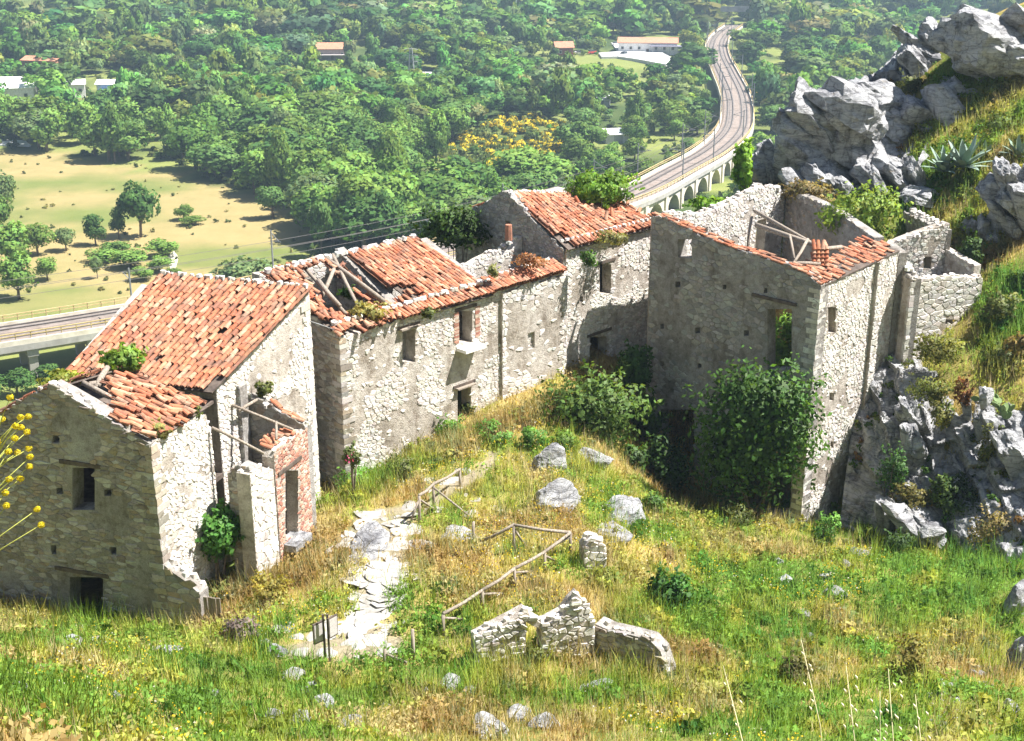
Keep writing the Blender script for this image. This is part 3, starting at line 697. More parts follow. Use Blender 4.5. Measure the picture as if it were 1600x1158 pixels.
HA.coping(Wb, [(390,742),(427,733)], size=0.3); HA.coping(Wb, [(430,706),(480,671)], size=0.2)
HA.coping(Wf, [(387,619),(478,668)], size=0.22, th=0.4)
def tfn():
    t = random.random(); p = Wb.P(ub0+(ub1-ub0)*t, zb0+(zb1-zb0)*t+0.08, -random.uniform(0.05, 0.4))
    return p, (0.2, -0.1, 1), (-0.9, 0.3, 0.25)
HA.loose_tiles(tfn, 16, 0.22)
def tfn2():
    t = random.random(); q = Wf.px(430+48*t, 641+27*t, -0.2); q.z += 0.06
    return q, (0.1, -0.1, 1), (-0.9, 0.3, 0.4)
HA.loose_tiles(tfn2, 9, 0.25)
HA.beam(W2.px(362, 633, 0.02), Wb.px(462, 672, -0.1), 0.055, 'roof_pole'); HA.beam(at(331, 668, 40.9), Wb.px(415, 709, -0.05), 0.05, 'roof_pole')
HA.beam(Wb.px(438, 690, -0.15)+up(0.05), Wb.px(452, 662, -0.5), 0.05, 'roof_pole'); HA.beam(W2.px(362, 640, 0.3), W2.px(386, 622, 0.4), 0.06, 'roof_pole')
thr = Wb.uz(456, 840)
MB().box(HA.L(Wb.P(thr[0], thr[1]-0.12, 0.1)), 1.1, 0.75, 0.25, rz=math.atan2(Wb.d.y, Wb.d.x)).build('doorstep', 'limestone', HA.root)
HA.finish()

# ---------------------------------------------------------------- long house in the middle of the row
A3 = at(530, 525, 47.5); f3 = (0.70, 0.714); s3 = (-0.714, 0.70)
b3, L3 = along_to_px(xy(A3), f3, A3.z, 884)
W3 = Wall(xy(A3), b3)
H3 = House('stone_house', 'long pale stone house in mid-row with a sagging broken tile roof', 'house', (A3.x+1, A3.y+4, 62-21), 'ruined houses of the row')
w3h = [sq(629,514,649,566), sq(717,486,738,535), sq(715,606,736,660), sq(829,562,841,586)]
H3.wall(W3, [(530,528),(600,509),(660,490),(720,472),(778,456),(830,440),(884,425)], w3h, th=0.6, pal=PAL_PALE, plaster=0.5, pseed=1.7, sw=0.17, sh=0.11)
Ws3 = Wall(along(xy(A3), s3, 0.012), along(xy(A3), s3, 4.9))
zr3 = at_z(414, 424, 0).z
Wt = Wall(xy(A3), along(xy(A3), s3, 8)); ur3, zr3 = Wt.uz(416, 428)
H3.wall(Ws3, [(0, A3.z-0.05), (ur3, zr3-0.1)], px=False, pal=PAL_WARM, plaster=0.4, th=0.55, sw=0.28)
H3.quoins(A3.x, A3.y, G(A3.x, A3.y)-0.3, A3.z-0.15, f3, s3, PAL_WARM)
eA = A3+Vector((0.714, -0.70, 0))*0.22+Vector((-0.7, -0.714, 0))*0.1+up(-0.02)
S3 = Vector((*s3, 0)); F3 = Vector((*f3, 0))
slope = (zr3-A3.z)/ur3
def E3(px): p, t = along_to_px(xy(eA), f3, eA.z, px); return Vector((*p, eA.z)), t
e_mid, tm = E3(632); e_end, te = E3(772)
R3 = lambda e, k=1.0: e+S3*(ur3+0.1)*k+up((ur3+0.1)*slope*k)
# sound right part, broken left part, eaves row to the end
H3.roof(e_mid, e_end, R3(e_mid), R3(e_end)-F3*0.2, 25, 16, lambda a, b: not (a < 0.40 and b < 0.55-0.6*a and b > 0.12 and random.random() < 0.8) and not (a < 0.2 and b > 0.2) and random.random() > 0.02, mess=0.09, deckkeep=lambda a, b: a > 0.2)
def keepL(a, b):
    hole = inpoly(a, b, [(0.16,0.30),(0.34,0.16),(0.70,0.12),(0.80,0.5),(0.80,0.93),(0.42,0.9),(0.30,0.62)])
    gap = inpoly(a, b, [(0.80,0.35),(0.98,0.22),(1.0,0.98),(0.88,0.98)])
    return not hole and not gap and random.random() > 0.16
H3.roof(eA, e_mid-F3*0.02, R3(eA), R3(e_mid)-F3*0.02, 19, 16, keepL, mess=0.8, deckkeep=lambda a, b: keepL(a, b) and a < 0.2)
e_b = eA+F3*L3
H3.roof(e_end-F3*0.1+up(0.08), e_b-F3*0.1+up(0.1), R3(e_end-F3*0.1, 0.17)+up(0.08), R3(e_b-F3*0.1, 0.17)+up(0.1), 30, 3, None, mess=0.12, deck=False)
for k in range(46):                                            # weights laid on the eaves and the ridge
    t = (k+random.random())/46; p = eA+F3*(L3*t)+S3*0.62+up(0.22+0.62*slope)
    if t > 0.66: p += S3*0.2+up(0.06)
    v, f = pebble(random.uniform(0.25, 0.42), p, 0.45); H3.stones.append((1e-4, v, f, rc(random.choice(PAL_PALE)), H3.root))
for k in range(30):
    t = k/30*0.62; p = R3(eA+F3*(te*t/0.62))+up(0.16)+Vector((random.uniform(-.15, .15),)*2+(0,))
    v, f = pebble(random.uniform(0.25, 0.45), p, 0.55); H3.stones.append((1e-4, v, f, rc(random.choice(PAL_PALE)), H3.root))
# inner cross walls, back wall and ruined end room
for t, hh in ((te+0.25, 0.1), (tm+0.55, 0.52)):
    p = along(xy(A3), f3, t)
    H3.wall(Wall(along(p, s3, 0.62), along(p, s3, ur3+0.4)), [(0, A3.z-0.2), (ur3-0.3, zr3-0.25+hh)], px=False, pal=PAL_GREY, plaster=0.3, th=0.45)
bk0 = along(xy(A3), s3, ur3+0.5); bk1 = along(bk0, f3, te+0.3)
H3.wall(Wall(bk0, bk1), [(0, zr3-0.15), (te*0.4, zr3-0.3), (te+0.2, zr3-0.15)], px=False, pal=PAL_PALE, plaster=0.4, th=0.5)
pe = along(xy(A3), f3, te+0.6)
We = Wall(along(pe, s3, 2.6), along(along(xy(A3), f3, L3), s3, 2.6))
H3.wall(We, [(0, A3.z+0.25), (1.2, A3.z+0.55), (2.4, A3.z+0.75), (3.2, A3.z+0.5), (We.L-0.05, A3.z+1.1)], px=False, pal=PAL_PALE, plaster=0.85, th=0.4)
H3.coping(We, [(0, A3.z+0.25), (1.2, A3.z+0.55), (2.4, A3.z+0.75), (We.L-0.3, A3.z+1.0)], px=False, size=0.3, th=0.4)
H3.beam(at(497,438,49.5), at(531,478,48.6), 0.10, 'rafter'); H3.beam(at(500,470,49.2), at(522,420,50.4), 0.09, 'rafter'); H3.beam(at(520,425,50.3), at(505,462,49.4), 0.07, 'rafter')
H3.beam(at(436,430,50.2), at(480,470,48.9), 0.09, 'rafter'); H3.beam(at(505,400,51.8), at(600,470,49.3), 0.10, 'rafter'); H3.beam(at(520,398,52.0), at(560,480,48.9), 0.08, 'rafter'); H3.beam(at(470,412,51.2), at(540,490,48.4), 0.08, 'rafter')
H3.beam(at(575,455,50.0), at(610,478,49.4), 0.07, 'rafter'); H3.beam(at(425,425,50.5), at(500,400,52.3), 0.08, 'ridge_beam')
for px_, py_, tilt in ((638, 511, 0), (725, 603, 0)):
    W3p = W3.px(px_, py_, 0.06); MB().box(H3.L(W3p), 1.0, 0.3, 0.06, rz=math.atan2(f3[1], f3[0])).build('lintel', 'wood', H3.root)
MB().box(H3.L(W3.px(729, 541, 0.28)), 1.15, 0.6, 0.14, rz=math.atan2(f3[1], f3[0])).build('balcony_slab', 'limewash', H3.root)
# brick jambs round the balcony door
ja, jz0 = W3.uz(715, 536); jb, _ = W3.uz(741, 536); _, jz1 = W3.uz(728, 484)
for k in range(24):
    z = jz0+(jz1-jz0)*k/24
    for u in (ja-0.14*(1+(k % 2)*0.5), jb+0.05):
        wd = 0.2+0.08*(k % 2)
        v = [W3.P(u+a*wd, z+b*0.065, o) for o in (-0.02, 0.035) for b in (0, 1) for a in (0, 1)]
        H3.stones.append((2e-5, v, [(0, 2, 3, 1), (4, 5, 7, 6), (0, 1, 5, 4), (2, 6, 7, 3), (0, 4, 6, 2), (1, 3, 7, 5)], rc(random.choice(PAL_BRICK)), H3.root))
# buttress strip that throws the tall shadow beside the plastered end
ua, za = W3.uz(778, 640); ub, zb = W3.uz(776, 462)
H3.wall(Wall(along(xy(W3.P(ua+0.1, 0)), (0.714, -0.7), 0.12), along(xy(W3.P(W3.uz(884, 430)[0], 0)), (0.714, -0.7), 0.12)), [(0.05, A3.z-0.12), (W3.uz(884, 430)[0]-ua-0.1, A3.z-0.12)],
        [[(1.62+a, b) for a, b in ((0, A3.z-3.0), (0.42, A3.z-3.0), (0.42, A3.z-2.25), (0, A3.z-2.25))]], px=False, plaster=0.62, pseed=7.3, th=0.14, sw=0.24, sh=0.16, lintel='none')
H3.finish()

# ---------------------------------------------------------------- tall house with the shaded gable
B4 = along(along(xy(A3), f3, L3+0.02), s3, 0.12)
e4, L4 = along_to_px(B4, f3, A3.z+1.6, 1024)
W4 = Wall(B4, e4)
H4 = House('stone_house', 'tall stone house with shaded gable and orange tile roof in front of bright ivy', 'house', (B4[0]+1, B4[1]+4, 62-19.5), 'ruined houses of the row')
H4.wall(W4, [(884,392),(905,385),(940,376),(980,368),(1022,358)], [sq(937,413,955,459), sq(922,526,948,585), sq(906,463,911,472), sq(1014,452,1019,462)], th=0.55, pal=PAL_PALE, plaster=0.38, pseed=4.4, sw=0.185, sh=0.105)
W4g = Wall(along(B4, s3, 0.012), along(B4, s3, 7))
ux, zx = W4g.uz(790, 302); ul, zl_ = W4g.uz(757, 318)
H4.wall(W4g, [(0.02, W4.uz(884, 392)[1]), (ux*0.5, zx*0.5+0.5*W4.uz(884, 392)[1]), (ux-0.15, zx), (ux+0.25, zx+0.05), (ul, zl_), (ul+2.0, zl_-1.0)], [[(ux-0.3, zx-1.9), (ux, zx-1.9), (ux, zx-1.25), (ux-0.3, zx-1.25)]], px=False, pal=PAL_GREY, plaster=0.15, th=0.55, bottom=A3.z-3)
H4.coping(W4g, [(ux*0.5, zx*0.5+0.5*W4.uz(884, 392)[1]), (ux-0.15, zx), (ul, zl_)], px=False, size=0.3, pal=PAL_GREY)
e40 = W4.px(884, 388, 0.22); e40 = e40-F3*0.05; e41 = e40+F3*(L4+0.2)+up(-0.05)
rp = W4g.P(ux, zx, 0.02); r40 = rp+F3*0.35+up(-0.12); r41 = r40+F3*(L4-0.3)+up(-0.95)
H4.roof(e40, e41, r40, r41, 27, 16, lambda a, b: not (a < 0.05 and b < 0.2) and random.random() > 0.03, mess=0.14)
bk4 = along(B4, s3, 5.6)
H4.wall(Wall(along(bk4, f3, 0.5), along(bk4, f3, L4)), [(0, zx-1.0), (L4-0.6, zx-1.0)], px=False, plaster=1.5, th=0.5)
H4.wall(Wall(along(e4, s3, 0.56), along(e4, s3, 5.4)), [(0, e40.z-0.1), (ux, zx-0.3), (4.8, zx-1.0)], px=False, plaster=1.5, th=0.5)
H4.roof(r41+up(-0.1), r40+up(-0.1), r41+S3*2.6+up(-1.1), r40+S3*2.6+up(-1.1), 20, 7, None, mess=0.1)
def l4():
    a = random.uniform(0.55, 1.0); b = random.uniform(0.1, 0.75); q = (e40*(1-a)+e41*a)*(1-b)+(r40*(1-a)+r41*a)*b
    return q+up(0.16), (0.15, -0.3, 1), (-0.6, 0.6, 0.3)
H4.loose_tiles(l4, 40, 0.4)
for k in range(20):
    t = k/20; v, f = pebble(random.uniform(0.22, 0.38), r40.lerp(r41, t)+up(0.14), 0.6); H4.stones.append((1e-4, v, f, rc(random.choice(PAL_PALE)), H4.root))
    v, f = pebble(random.uniform(0.18, 0.3), e40.lerp(e41, t)+S3*0.4+up(0.32), 0.5); H4.stones.append((1e-4, v, f, rc(random.choice(PAL_PALE)), H4.root))
MB().tube([H4.L(rp+Vector((0.15, -1.6, -1.75))), H4.L(rp+Vector((0.15, -1.6, -1.05)))], [0.17, 0.15], 8, (0.45, 0.2, 0.13)).build('chimney_pot', 'tile', H4.root)
H4.finish()

# ---------------------------------------------------------------- tall roofless house
C5 = at(1282, 445, 50.5); f5 = (0.70, 0.714); s5 = (-0.714, 0.70)
l5, L5 = along_to_px(xy(C5), s5, C5.z+1.2, 1018)
W5 = Wall(xy(C5), l5)
H5 = House('stone_house', 'tall roofless stone house with broad shaded wall and bare leaning beams inside', 'house', (C5.x, C5.y+4, 62-21), 'ruined houses of the row')
t5 = [(1283,447),(1262,430),(1235,419),(1200,406),(1150,391),(1100,371),(1060,352),(1030,340),(1019,344)]
holes5 = [[(1199,483),(1237,483),(1237,578),(1199,578)], sq(1059,374,1081,402), sq(1055,440,1063,449), sq(1129,445,1135,452), sq(1193,450,1199,458), sq(1032,506,1037,514), sq(1086,512,1094,521), sq(1162,516,1170,525), sq(1119,482,1125,487), sq(1031,565,1037,573), sq(1090,568,1096,575),
          [(1032,640),(1085,640),(1085,790),(1032,790)], [(1122,650),(1236,650),(1236,800),(1122,800)]]
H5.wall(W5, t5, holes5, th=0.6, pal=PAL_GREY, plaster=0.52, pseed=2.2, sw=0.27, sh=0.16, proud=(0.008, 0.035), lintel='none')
lu0, lz = W5.uz(1245, 480); lu1, _ = W5.uz(1175, 480)
MB().box(H5.L(W5.P((lu0+lu1)/2, lz+0.1, -0.05)), abs(lu1-lu0), 0.3, 0.13, rz=math.atan2(W5.d.y, W5.d.x)).build('lintel', 'dark_wood', H5.root)
e5, L5b = along_to_px(xy(C5), f5, C5.z+0.2, 1406)
W5b = Wall(along(xy(C5), f5, 0.012), e5)
H5.wall(W5b, [(1284,447),(1310,437),(1340,425),(1376,408),(1404,392)], [sq(1294,480,1306,520), sq(1296,614,1303,626), sq(1298,690,1302,700)], th=0.6, pal=PAL_PALE, plaster=0.42, pseed=6.1, sw=0.165, sh=0.11, lintel='none')
fz = W5.uz(1150, 644)[1]; fl = [Vector((*along(xy(C5), s5, 0.5), fz)), Vector((*along(l5, s5, -0.4), fz)), Vector((*along(l5, f5, 7), fz)), Vector((*along(along(xy(C5), f5, 5.6), s5, 0.5), fz))]
fl = [v+Vector((*f5, 0))*0.5 if i_ < 2 else v for i_, v in enumerate(fl)]
MB().add([H5.L(v) for v in fl]+[H5.L(v-up(0.2)) for v in fl], [(0, 1, 2, 3), (7, 6, 5, 4), (0, 4, 5, 1), (1, 5, 6, 2), (2, 6, 7, 3), (3, 7, 4, 0)]).build('upper_shade_floor', 'soil', H5.root)
H5.quoins(C5.x, C5.y, G(C5.x, C5.y)-0.4, C5.z-0.2, f5, s5, PAL_PALE)
# pilaster at the far end of the sunlit wall
pu, _ = W5b.uz(1366, 430); pp = W5b.P(pu, 0)
Wp = Wall(along(xy(pp), (0.714, -0.7), 0.16), along(along(xy(pp), (0.714, -0.7), 0.16), f5, 0.5))
H5.wall(Wp, [(0, C5.z+0.1), (0.5, C5.z+0.15)], px=False, pal=PAL_PALE, plaster=0.7, th=0.18, name='pilaster', sw=0.22, sh=0.15)
# left wall seen from inside, back wall
bl5 = along(l5, f5, 10.6)
W5c = Wall(along(l5, f5, 0.6), bl5); W5c.n = Vector((0.714, -0.70, 0))
zt5 = W5.uz(1022, 342)[1]
topc = [(0, zt5-0.05), (1.5, zt5-0.1), (3, zt5-0.45), (4.5, zt5-0.35), (6, zt5-0.15), (8, zt5+0.15), (9.9, zt5-0.35)]
H5.wall(W5c, topc, [[(u, z) for u, z in ((3.2, zt5-2.0), (3.6, zt5-2.0), (3.6, zt5-1.1), (3.2, zt5-1.1))], [(7.6, zt5-3.4), (8.4, zt5-3.4), (8.4, zt5-1.5), (7.6, zt5-1.5)]], px=False, pal=PAL_PALE, plaster=0.3, th=0.5, lintel='none')
H5.coping(W5c, topc, px=False, size=0.3)
W5d = Wall(along(bl5, (-0.3, -0.3), 0.0), (16.0, 54.9))
H5.wall(W5d, [(0, zt5-0.3), (W5d.L*0.5, zt5-0.4), (W5d.L-0.1, C5.z+0.3)], px=False, pal=PAL_WARM, plaster=0.7, th=0.5)
H5.wall(Wall(e5, (16.0, 54.9)), [(0.02, C5.z+0.1), (1.2, C5.z+0.3)], px=False, pal=PAL_WARM, plaster=0.6, th=0.4)
# verge tiles on the sloping top, eaves tiles on the right wall
tuz = [W5.uz(*p) for p in t5]
for row, off in ((0, -0.1), (1, -0.34), (2, -0.52)):
    u = tuz[0][0]
    while u < tuz[-1][0]:
        z = np.interp(u, [p[0] for p in tuz], [p[1] for p in tuz])
        p = W5.P(u, z+0.03+random.uniform(0, 0.03), off+random.uniform(-0.04, 0.04))
        def one(): return p, (0.05, 0.02, 1), (W5.d.x, W5.d.y, 0.14)
        if random.random() > (0.04, 0.35, 0.6)[row]: H5.loose_tiles(one, 1, 0.07)
        u += random.uniform(0.16, 0.26)
tb = [W5b.uz(*p) for p in [(1284,447),(1310,437),(1340,425),(1376,408),(1404,392)]]
def eav():
    u = random.uniform(0.4, tb[-1][0]); z = np.interp(u, [p[0] for p in tb], [p[1] for p in tb]); o = random.uniform(-1.5, 0.12)
    return W5b.P(u, z+0.08-o*0.10+random.uniform(0, .05), o), (0.3, -0.3, 1), (-0.7, 0.7, 0.22)
H5.loose_tiles(eav, 150, 0.16)
de = MB()
for a_, b_ in ((0.3, tb[-1][0]),):
    q = [W5b.P(a_, tb[0][1]+0.03, 0.05), W5b.P(b_, tb[-1][1]+0.03, 0.05), W5b.P(b_, tb[-1][1]+0.2, -1.5), W5b.P(a_+0.5, tb[0][1]+0.18, -1.5)]
    de.add([H5.L(v) for v in q]+[H5.L(v-up(0.06)) for v in q], [(0, 1, 2, 3), (7, 6, 5, 4), (0, 4, 5, 1), (1, 5, 6, 2), (2, 6, 7, 3), (3, 7, 4, 0)])
de.build('roof_boards', 'dark_wood', H5.root)
pile = at(1283, 403, 52.2)
for j in range(5):
    for i in range(4):
        def pt(): return pile+Vector((0.17*(i-1.5), 0.05*j, -0.35+0.16*j)), (0.2, -0.6, 0.8), (0, 0.6, 0.8)
        H5.loose_tiles(pt, 1, 0.08)
H5.beam(at(1180,330,60), at(1290,392,53.5), 0.09, 'beam'); H5.beam(at(1182,352,59), at(1280,385,53.8), 0.12, 'beam'); H5.beam(at(1234,368,55.3), at(1241,404,54), 0.06, 'strut')
H5.beam(at(1262,374,53.4), at(1238,414,51.6), 0.07, 'strut'); H5.beam(at(1230,412,52.3), at(1282,412,52.3), 0.09, 'beam'); H5.beam(at(1175,335,60.2), at(1168,390,59.4), 0.08, 'beam'); H5.beam(at(1270,390,53.3), at(1315,386,54), 0.10, 'beam')
H5.finish()

# ---------------------------------------------------------------- outbuilding on the cliff, ruin behind it
K6 = at(1425, 437, 54.3); d6 = (0.90, 0.436)
j6, L6 = along_to_px(xy(K6), d6, K6.z, 1536)
W6 = Wall(xy(K6), j6); W6s = Wall(along(xy(K6), (-0.2, 0.98), 0.012), along(xy(K6), (-0.2, 0.98), 2.6))
H6 = House('stone_outbuilding', 'low stone outbuilding perched on the cliff beside the roofless house', 'building', (K6.x+1, K6.y+1, 62-17), None)
H6.wall(W6, [(1425,437),(1460,436),(1500,434),(1536,435)], [sq(1519,487,1524,494), sq(1477,499,1490,507)], th=0.5, pal=PAL_PALE, plaster=0.2, pseed=9.9, sw=0.28, sh=0.15, bottom=K6.z-4.6, lintel='none')
H6.wall(W6s, [(0, K6.z), (1.3, K6.z+0.3), (2.58, K6.z+0.75)], px=False, pal=PAL_WARM, plaster=0.7, th=0.45, bottom=K6.z-5)
H6.quoins(K6.x, K6.y, K6.z-3.6, K6.z-0.1, d6, (-0.2, 0.98))
cp = MB()
H6.coping(W6, [(1425,437),(1536,435)], size=0.3, th=0.5); H6.coping(W6s, [(0, K6.z+0.05), (2.58, K6.z+0.8)], px=False, size=0.32, th=0.45)
H6.wall(Wall(along(j6, (-0.436, 0.9), 0.5), along(j6, (-0.436, 0.9), 2.8)), [(0, K6.z), (2.3, K6.z+0.4)], px=False, plaster=1.5, th=0.4, bottom=K6.z-4.6)
H6.finish()
P7 = at(1485, 357, 57.5); d7 = (0.95, 0.30)
a7 = along(xy(P7), d7, -3.3)
W7 = Wall(a7, xy(P7))
H7 = House('stone_ruin', 'roofless stone ruin with one small window below the spiky agaves', 'ruin', (P7.x-1, P7.y+2, 62-17), None)
H7.wall(W7, [(1392,384),(1410,375),(1450,360),(1484,349)], [sq(1443,401,1455,420)], th=0.5, pal=PAL_PALE, plaster=0.4, bottom=P7.z-5)
q7 = at(1385, 312, 63.5)
W7b = Wall(along(xy(P7), (-0.95, -0.3), 0.5), xy(q7))
H7.wall(W7b, [(0.05, P7.z-0.05), (W7b.L*0.6, P7.z-0.2), (W7b.L, q7.z)], px=False, pal=PAL_WARM, plaster=0.7, th=0.55, bottom=P7.z-4)
H7.coping(W7b, [(0.05, P7.z), (W7b.L, q7.z)], px=False, size=0.3); H7.coping(W7, [(1392,384),(1484,349)], size=0.25)
H7.finish()
# ---------------------------------------------------------------- rocks
import bmesh
def rock_mesh(name, sub, seed, dims, rot, cuts=16, rough=0.12, strata=0.0):
    rs = np.random.default_rng(seed); bm = bmesh.new(); bmesh.ops.create_icosphere(bm, subdivisions=sub, radius=1.0)
    bm.verts.ensure_lookup_table(); v = unit(np.array([x.co[:] for x in bm.verts]))
    nn = unit(rs.normal(size=(cuts, 3))); dd = rs.uniform(0.55, 0.95, cuts)
    if strata < 0.55 and cuts == 11:
        nn = np.concatenate([nn[:7], unit(np.array([[1, .15, 0], [-1, .1, .1], [0, 1, .1], [.1, -1, 0], [0, .1, 1], [.1, 0, -1]])+rs.normal(0, .12, (6, 3)))]); dd = np.r_[rs.uniform(0.72, 0.98, 7), rs.uniform(0.55, 0.8, 6)]
    dots = v@nn.T; r = np.where(dots > 0.05, dd[None, :]/np.maximum(dots, 0.05), 9).min(1); r = np.minimum(r, 1.12)
    p = v*r[:, None]*np.array(dims)
    sd = unit(rs.normal(size=3)*np.array([0.5, 0.5, 0.3])+np.array([0.45, 0.2, 0.75])); m = max(dims)
    o = rs.uniform(0, 50)
    k = np.empty(len(p))
    for i, q in enumerate(p):
        V3 = Vector(q)
        a = noise.fractal(V3*(1.6/m)+Vector((o, o, o)), 0.9, 2.1, 5)*rough*m
        if strata: a += noise.fractal(V3*(6/m)+Vector((0, o, 0)), 0.75, 2.2, 4)*rough*m*0.45
        k[i] = a
    p = p+v*k[:, None]
    if strata:                                   # bedding: ledges of uneven thickness across a tilted axis
        h = p@sd; hw = h+fbm(p[:, 0]*1.3/m+o, p[:, 1]*1.3/m+p[:, 2]/m, 3)*0.45*m
        st = m*0.26; fr = hw/st+0.5*np.sin(hw/st*1.7+o); ix = np.floor(fr); tq = np.clip((fr-ix-0.62)/0.38, 0, 1)
        hq = (ix+tq*tq*(3-2*tq)-fr)*st; p = p+sd[None, :]*(hq*0.55*strata)[:, None]
        side = np.sin(ix*12.9898+o)*0.10*strata*m; rad = p-np.outer(p@sd, sd); p = p+unit(rad)*side[:, None]*np.clip(np.linalg.norm(rad, axis=1)/m, 0, 1)[:, None]
    for x, q in zip(bm.verts, p): x.co = q
    me = bpy.data.meshes.new(name); bm.to_mesh(me); bm.free(); me.transform(Matrix(rot).to_4x4()); me.materials.append(M['limestone']); return me
def rot3(rz, rx=0, ry=0): return Matrix.Rotation(rz, 3, 'Z') @ Matrix.Rotation(ry, 3, 'Y') @ Matrix.Rotation(rx, 3, 'X')
RS = [100]
def rock(name, label, cat, c, dims, rz=0, rx=0, ry=0, sub=4, strata=0.6, group=None, cuts=16, rough=0.12):
    RS[0] += 1; o = link(name, rock_mesh(name, sub, RS[0], dims, rot3(rz, rx, ry), cuts, rough, strata)); o.location = c
    return tag(o, label, cat, group)
def rock_px(name, label, cat, px, py, d, w, h, depth=None, **kw):
    k = d/F; return rock(name, label, cat, at(px, py, d), (w*k, (depth or w)*k, h*k), **kw)
SLABS = []
for k in range(12):
    me = rock_mesh('slab', 4 if k < 5 else 3, 300+k, (1.25, 1.0, 0.5), rot3(0), 11, 0.085, 0.5)
    v = np.empty(len(me.vertices)*3, np.float32); me.vertices.foreach_get('co', v); f = np.empty(len(me.polygons)*3, np.int32); me.polygons.foreach_get('vertices', f)
    SLABS.append((v.reshape(-1, 3), f.reshape(-1, 3))); bpy.data.meshes.remove(me)
def outcrop(name, label, px, py, d, w_, h_, n=12, dip=0.55, size=0.6, group=None, depth=None, jit=0.16, yaw=0.0):
    """bedded limestone: angular slabs of one dip, grown together"""
    c = at(px, py, d); k = d/F; R = random.Random(int(px*3+py)); vs = []; fs = []; o = 0; ext = Vector((w_*k, (depth or max(w_, h_)*0.8)*k, h_*k))
    for j in range(n):
        v, f = SLABS[R.randrange(12)]; s = min(ext.x, ext.z)*size*R.uniform(0.75, 1.45)
        q = Vector((R.gauss(0, 1), R.gauss(0, 1), R.gauss(0, 1))).normalized()*R.random()**0.4*0.72; p = Vector((q.x*ext.x, q.y*ext.y, q.z*ext.z))
        m = np.array(Matrix.Rotation(yaw, 3, 'Z') @ Matrix.Rotation(dip+R.gauss(0, jit), 3, 'Y') @ Matrix.Rotation(R.gauss(0.25, jit*1.5), 3, 'X') @ Matrix.Rotation(R.uniform(-.5, .5)+R.choice((0, math.pi)), 3, 'Z'))
        vs.append((v*s*np.array([R.uniform(0.9, 1.5), 1, R.uniform(0.8, 1.5)]))@m.T+np.array(p)); fs.append(f+o); o += len(v)
    V = np.concatenate(vs); Fc = np.concatenate(fs); me = bpy.data.meshes.new(name); me.from_pydata(V.tolist(), [], Fc.tolist()); me.materials.append(M['limestone'])
    ob = link(name, me); ob.location = c; return tag(ob, label, 'rock', group)
g = 'limestone outcrops of the crag'
for lab, px, py, d, w_, h_, n, dip, sz in [
 ('overhanging grey limestone outcrop rising just behind the roofless house', 1315, 215, 65, 95, 78, 18, 0.5, 0.55),
 ('blocky limestone outcrop directly above and behind the overhanging one', 1375, 175, 67.5, 62, 55, 12, 0.6, 0.6),
 ('narrow limestone pinnacle on the upper skyline of the crag', 1442, 85, 70, 36, 58, 10, 0.7, 0.75),
 ('large slanting limestone slab at the top corner of the crag', 1560, 80, 65.5, 95, 52, 16, 0.5, 0.8),
 ('long low limestone slab under the slanting top slab', 1490, 160, 67, 95, 42, 14, 0.5, 0.75),
 ('smooth pale limestone hump behind the ivy column', 1205, 280, 68, 34, 46, 7, 0.9, 0.8),
 ('broken limestone ledge between the overhang and the agaves', 1400, 280, 63.5, 72, 40, 14, 0.7, 0.6),
 ('limestone foot of the overhang beside the pale shrub', 1285, 285, 64, 55, 34, 10, 0.8, 0.65),
 ('small limestone block beside the ruin below the ledge', 1440, 312, 62, 32, 20, 6, 0.3, 0.8),
 ('dark fissured limestone face at the picture edge below the agaves', 1590, 320, 58.5, 45, 80, 16, 0.9, 0.6),
 ('grey limestone face in the shade right of the small ruin', 1550, 375, 60, 38, 55, 12, 1.0, 0.6)]:
    outcrop('rock_outcrop', lab, px, py, d, w_, h_, n, dip, sz, g)
g = 'limestone slabs of the cliff'
for lab, px, py, d, w_, h_, n, dip, sz in [
  ('tall leaning limestone slab under the outbuilding corner', 1425, 660, 52.9, 24, 85, 6, 1.25, 1.0),
  ('slim pale limestone rib in the middle of the cliff', 1530, 665, 51.6, 18, 90, 6, 1.25, 1.1),
  ('squat limestone block at the foot of the tall sunlit wall', 1385, 810, 52.2, 24, 34, 6, 1.0, 0.8),
  ('broad dark limestone ledge at the cliff foot', 1455, 825, 50.8, 62, 32, 9, 0.5, 0.75),
  ('rough limestone block beside the prickly pear', 1590, 705, 50.2, 40, 55, 8, 1.1, 0.8)]:
    outcrop('cliff_rock', lab, px, py, d, w_, h_, n, dip, sz, g)
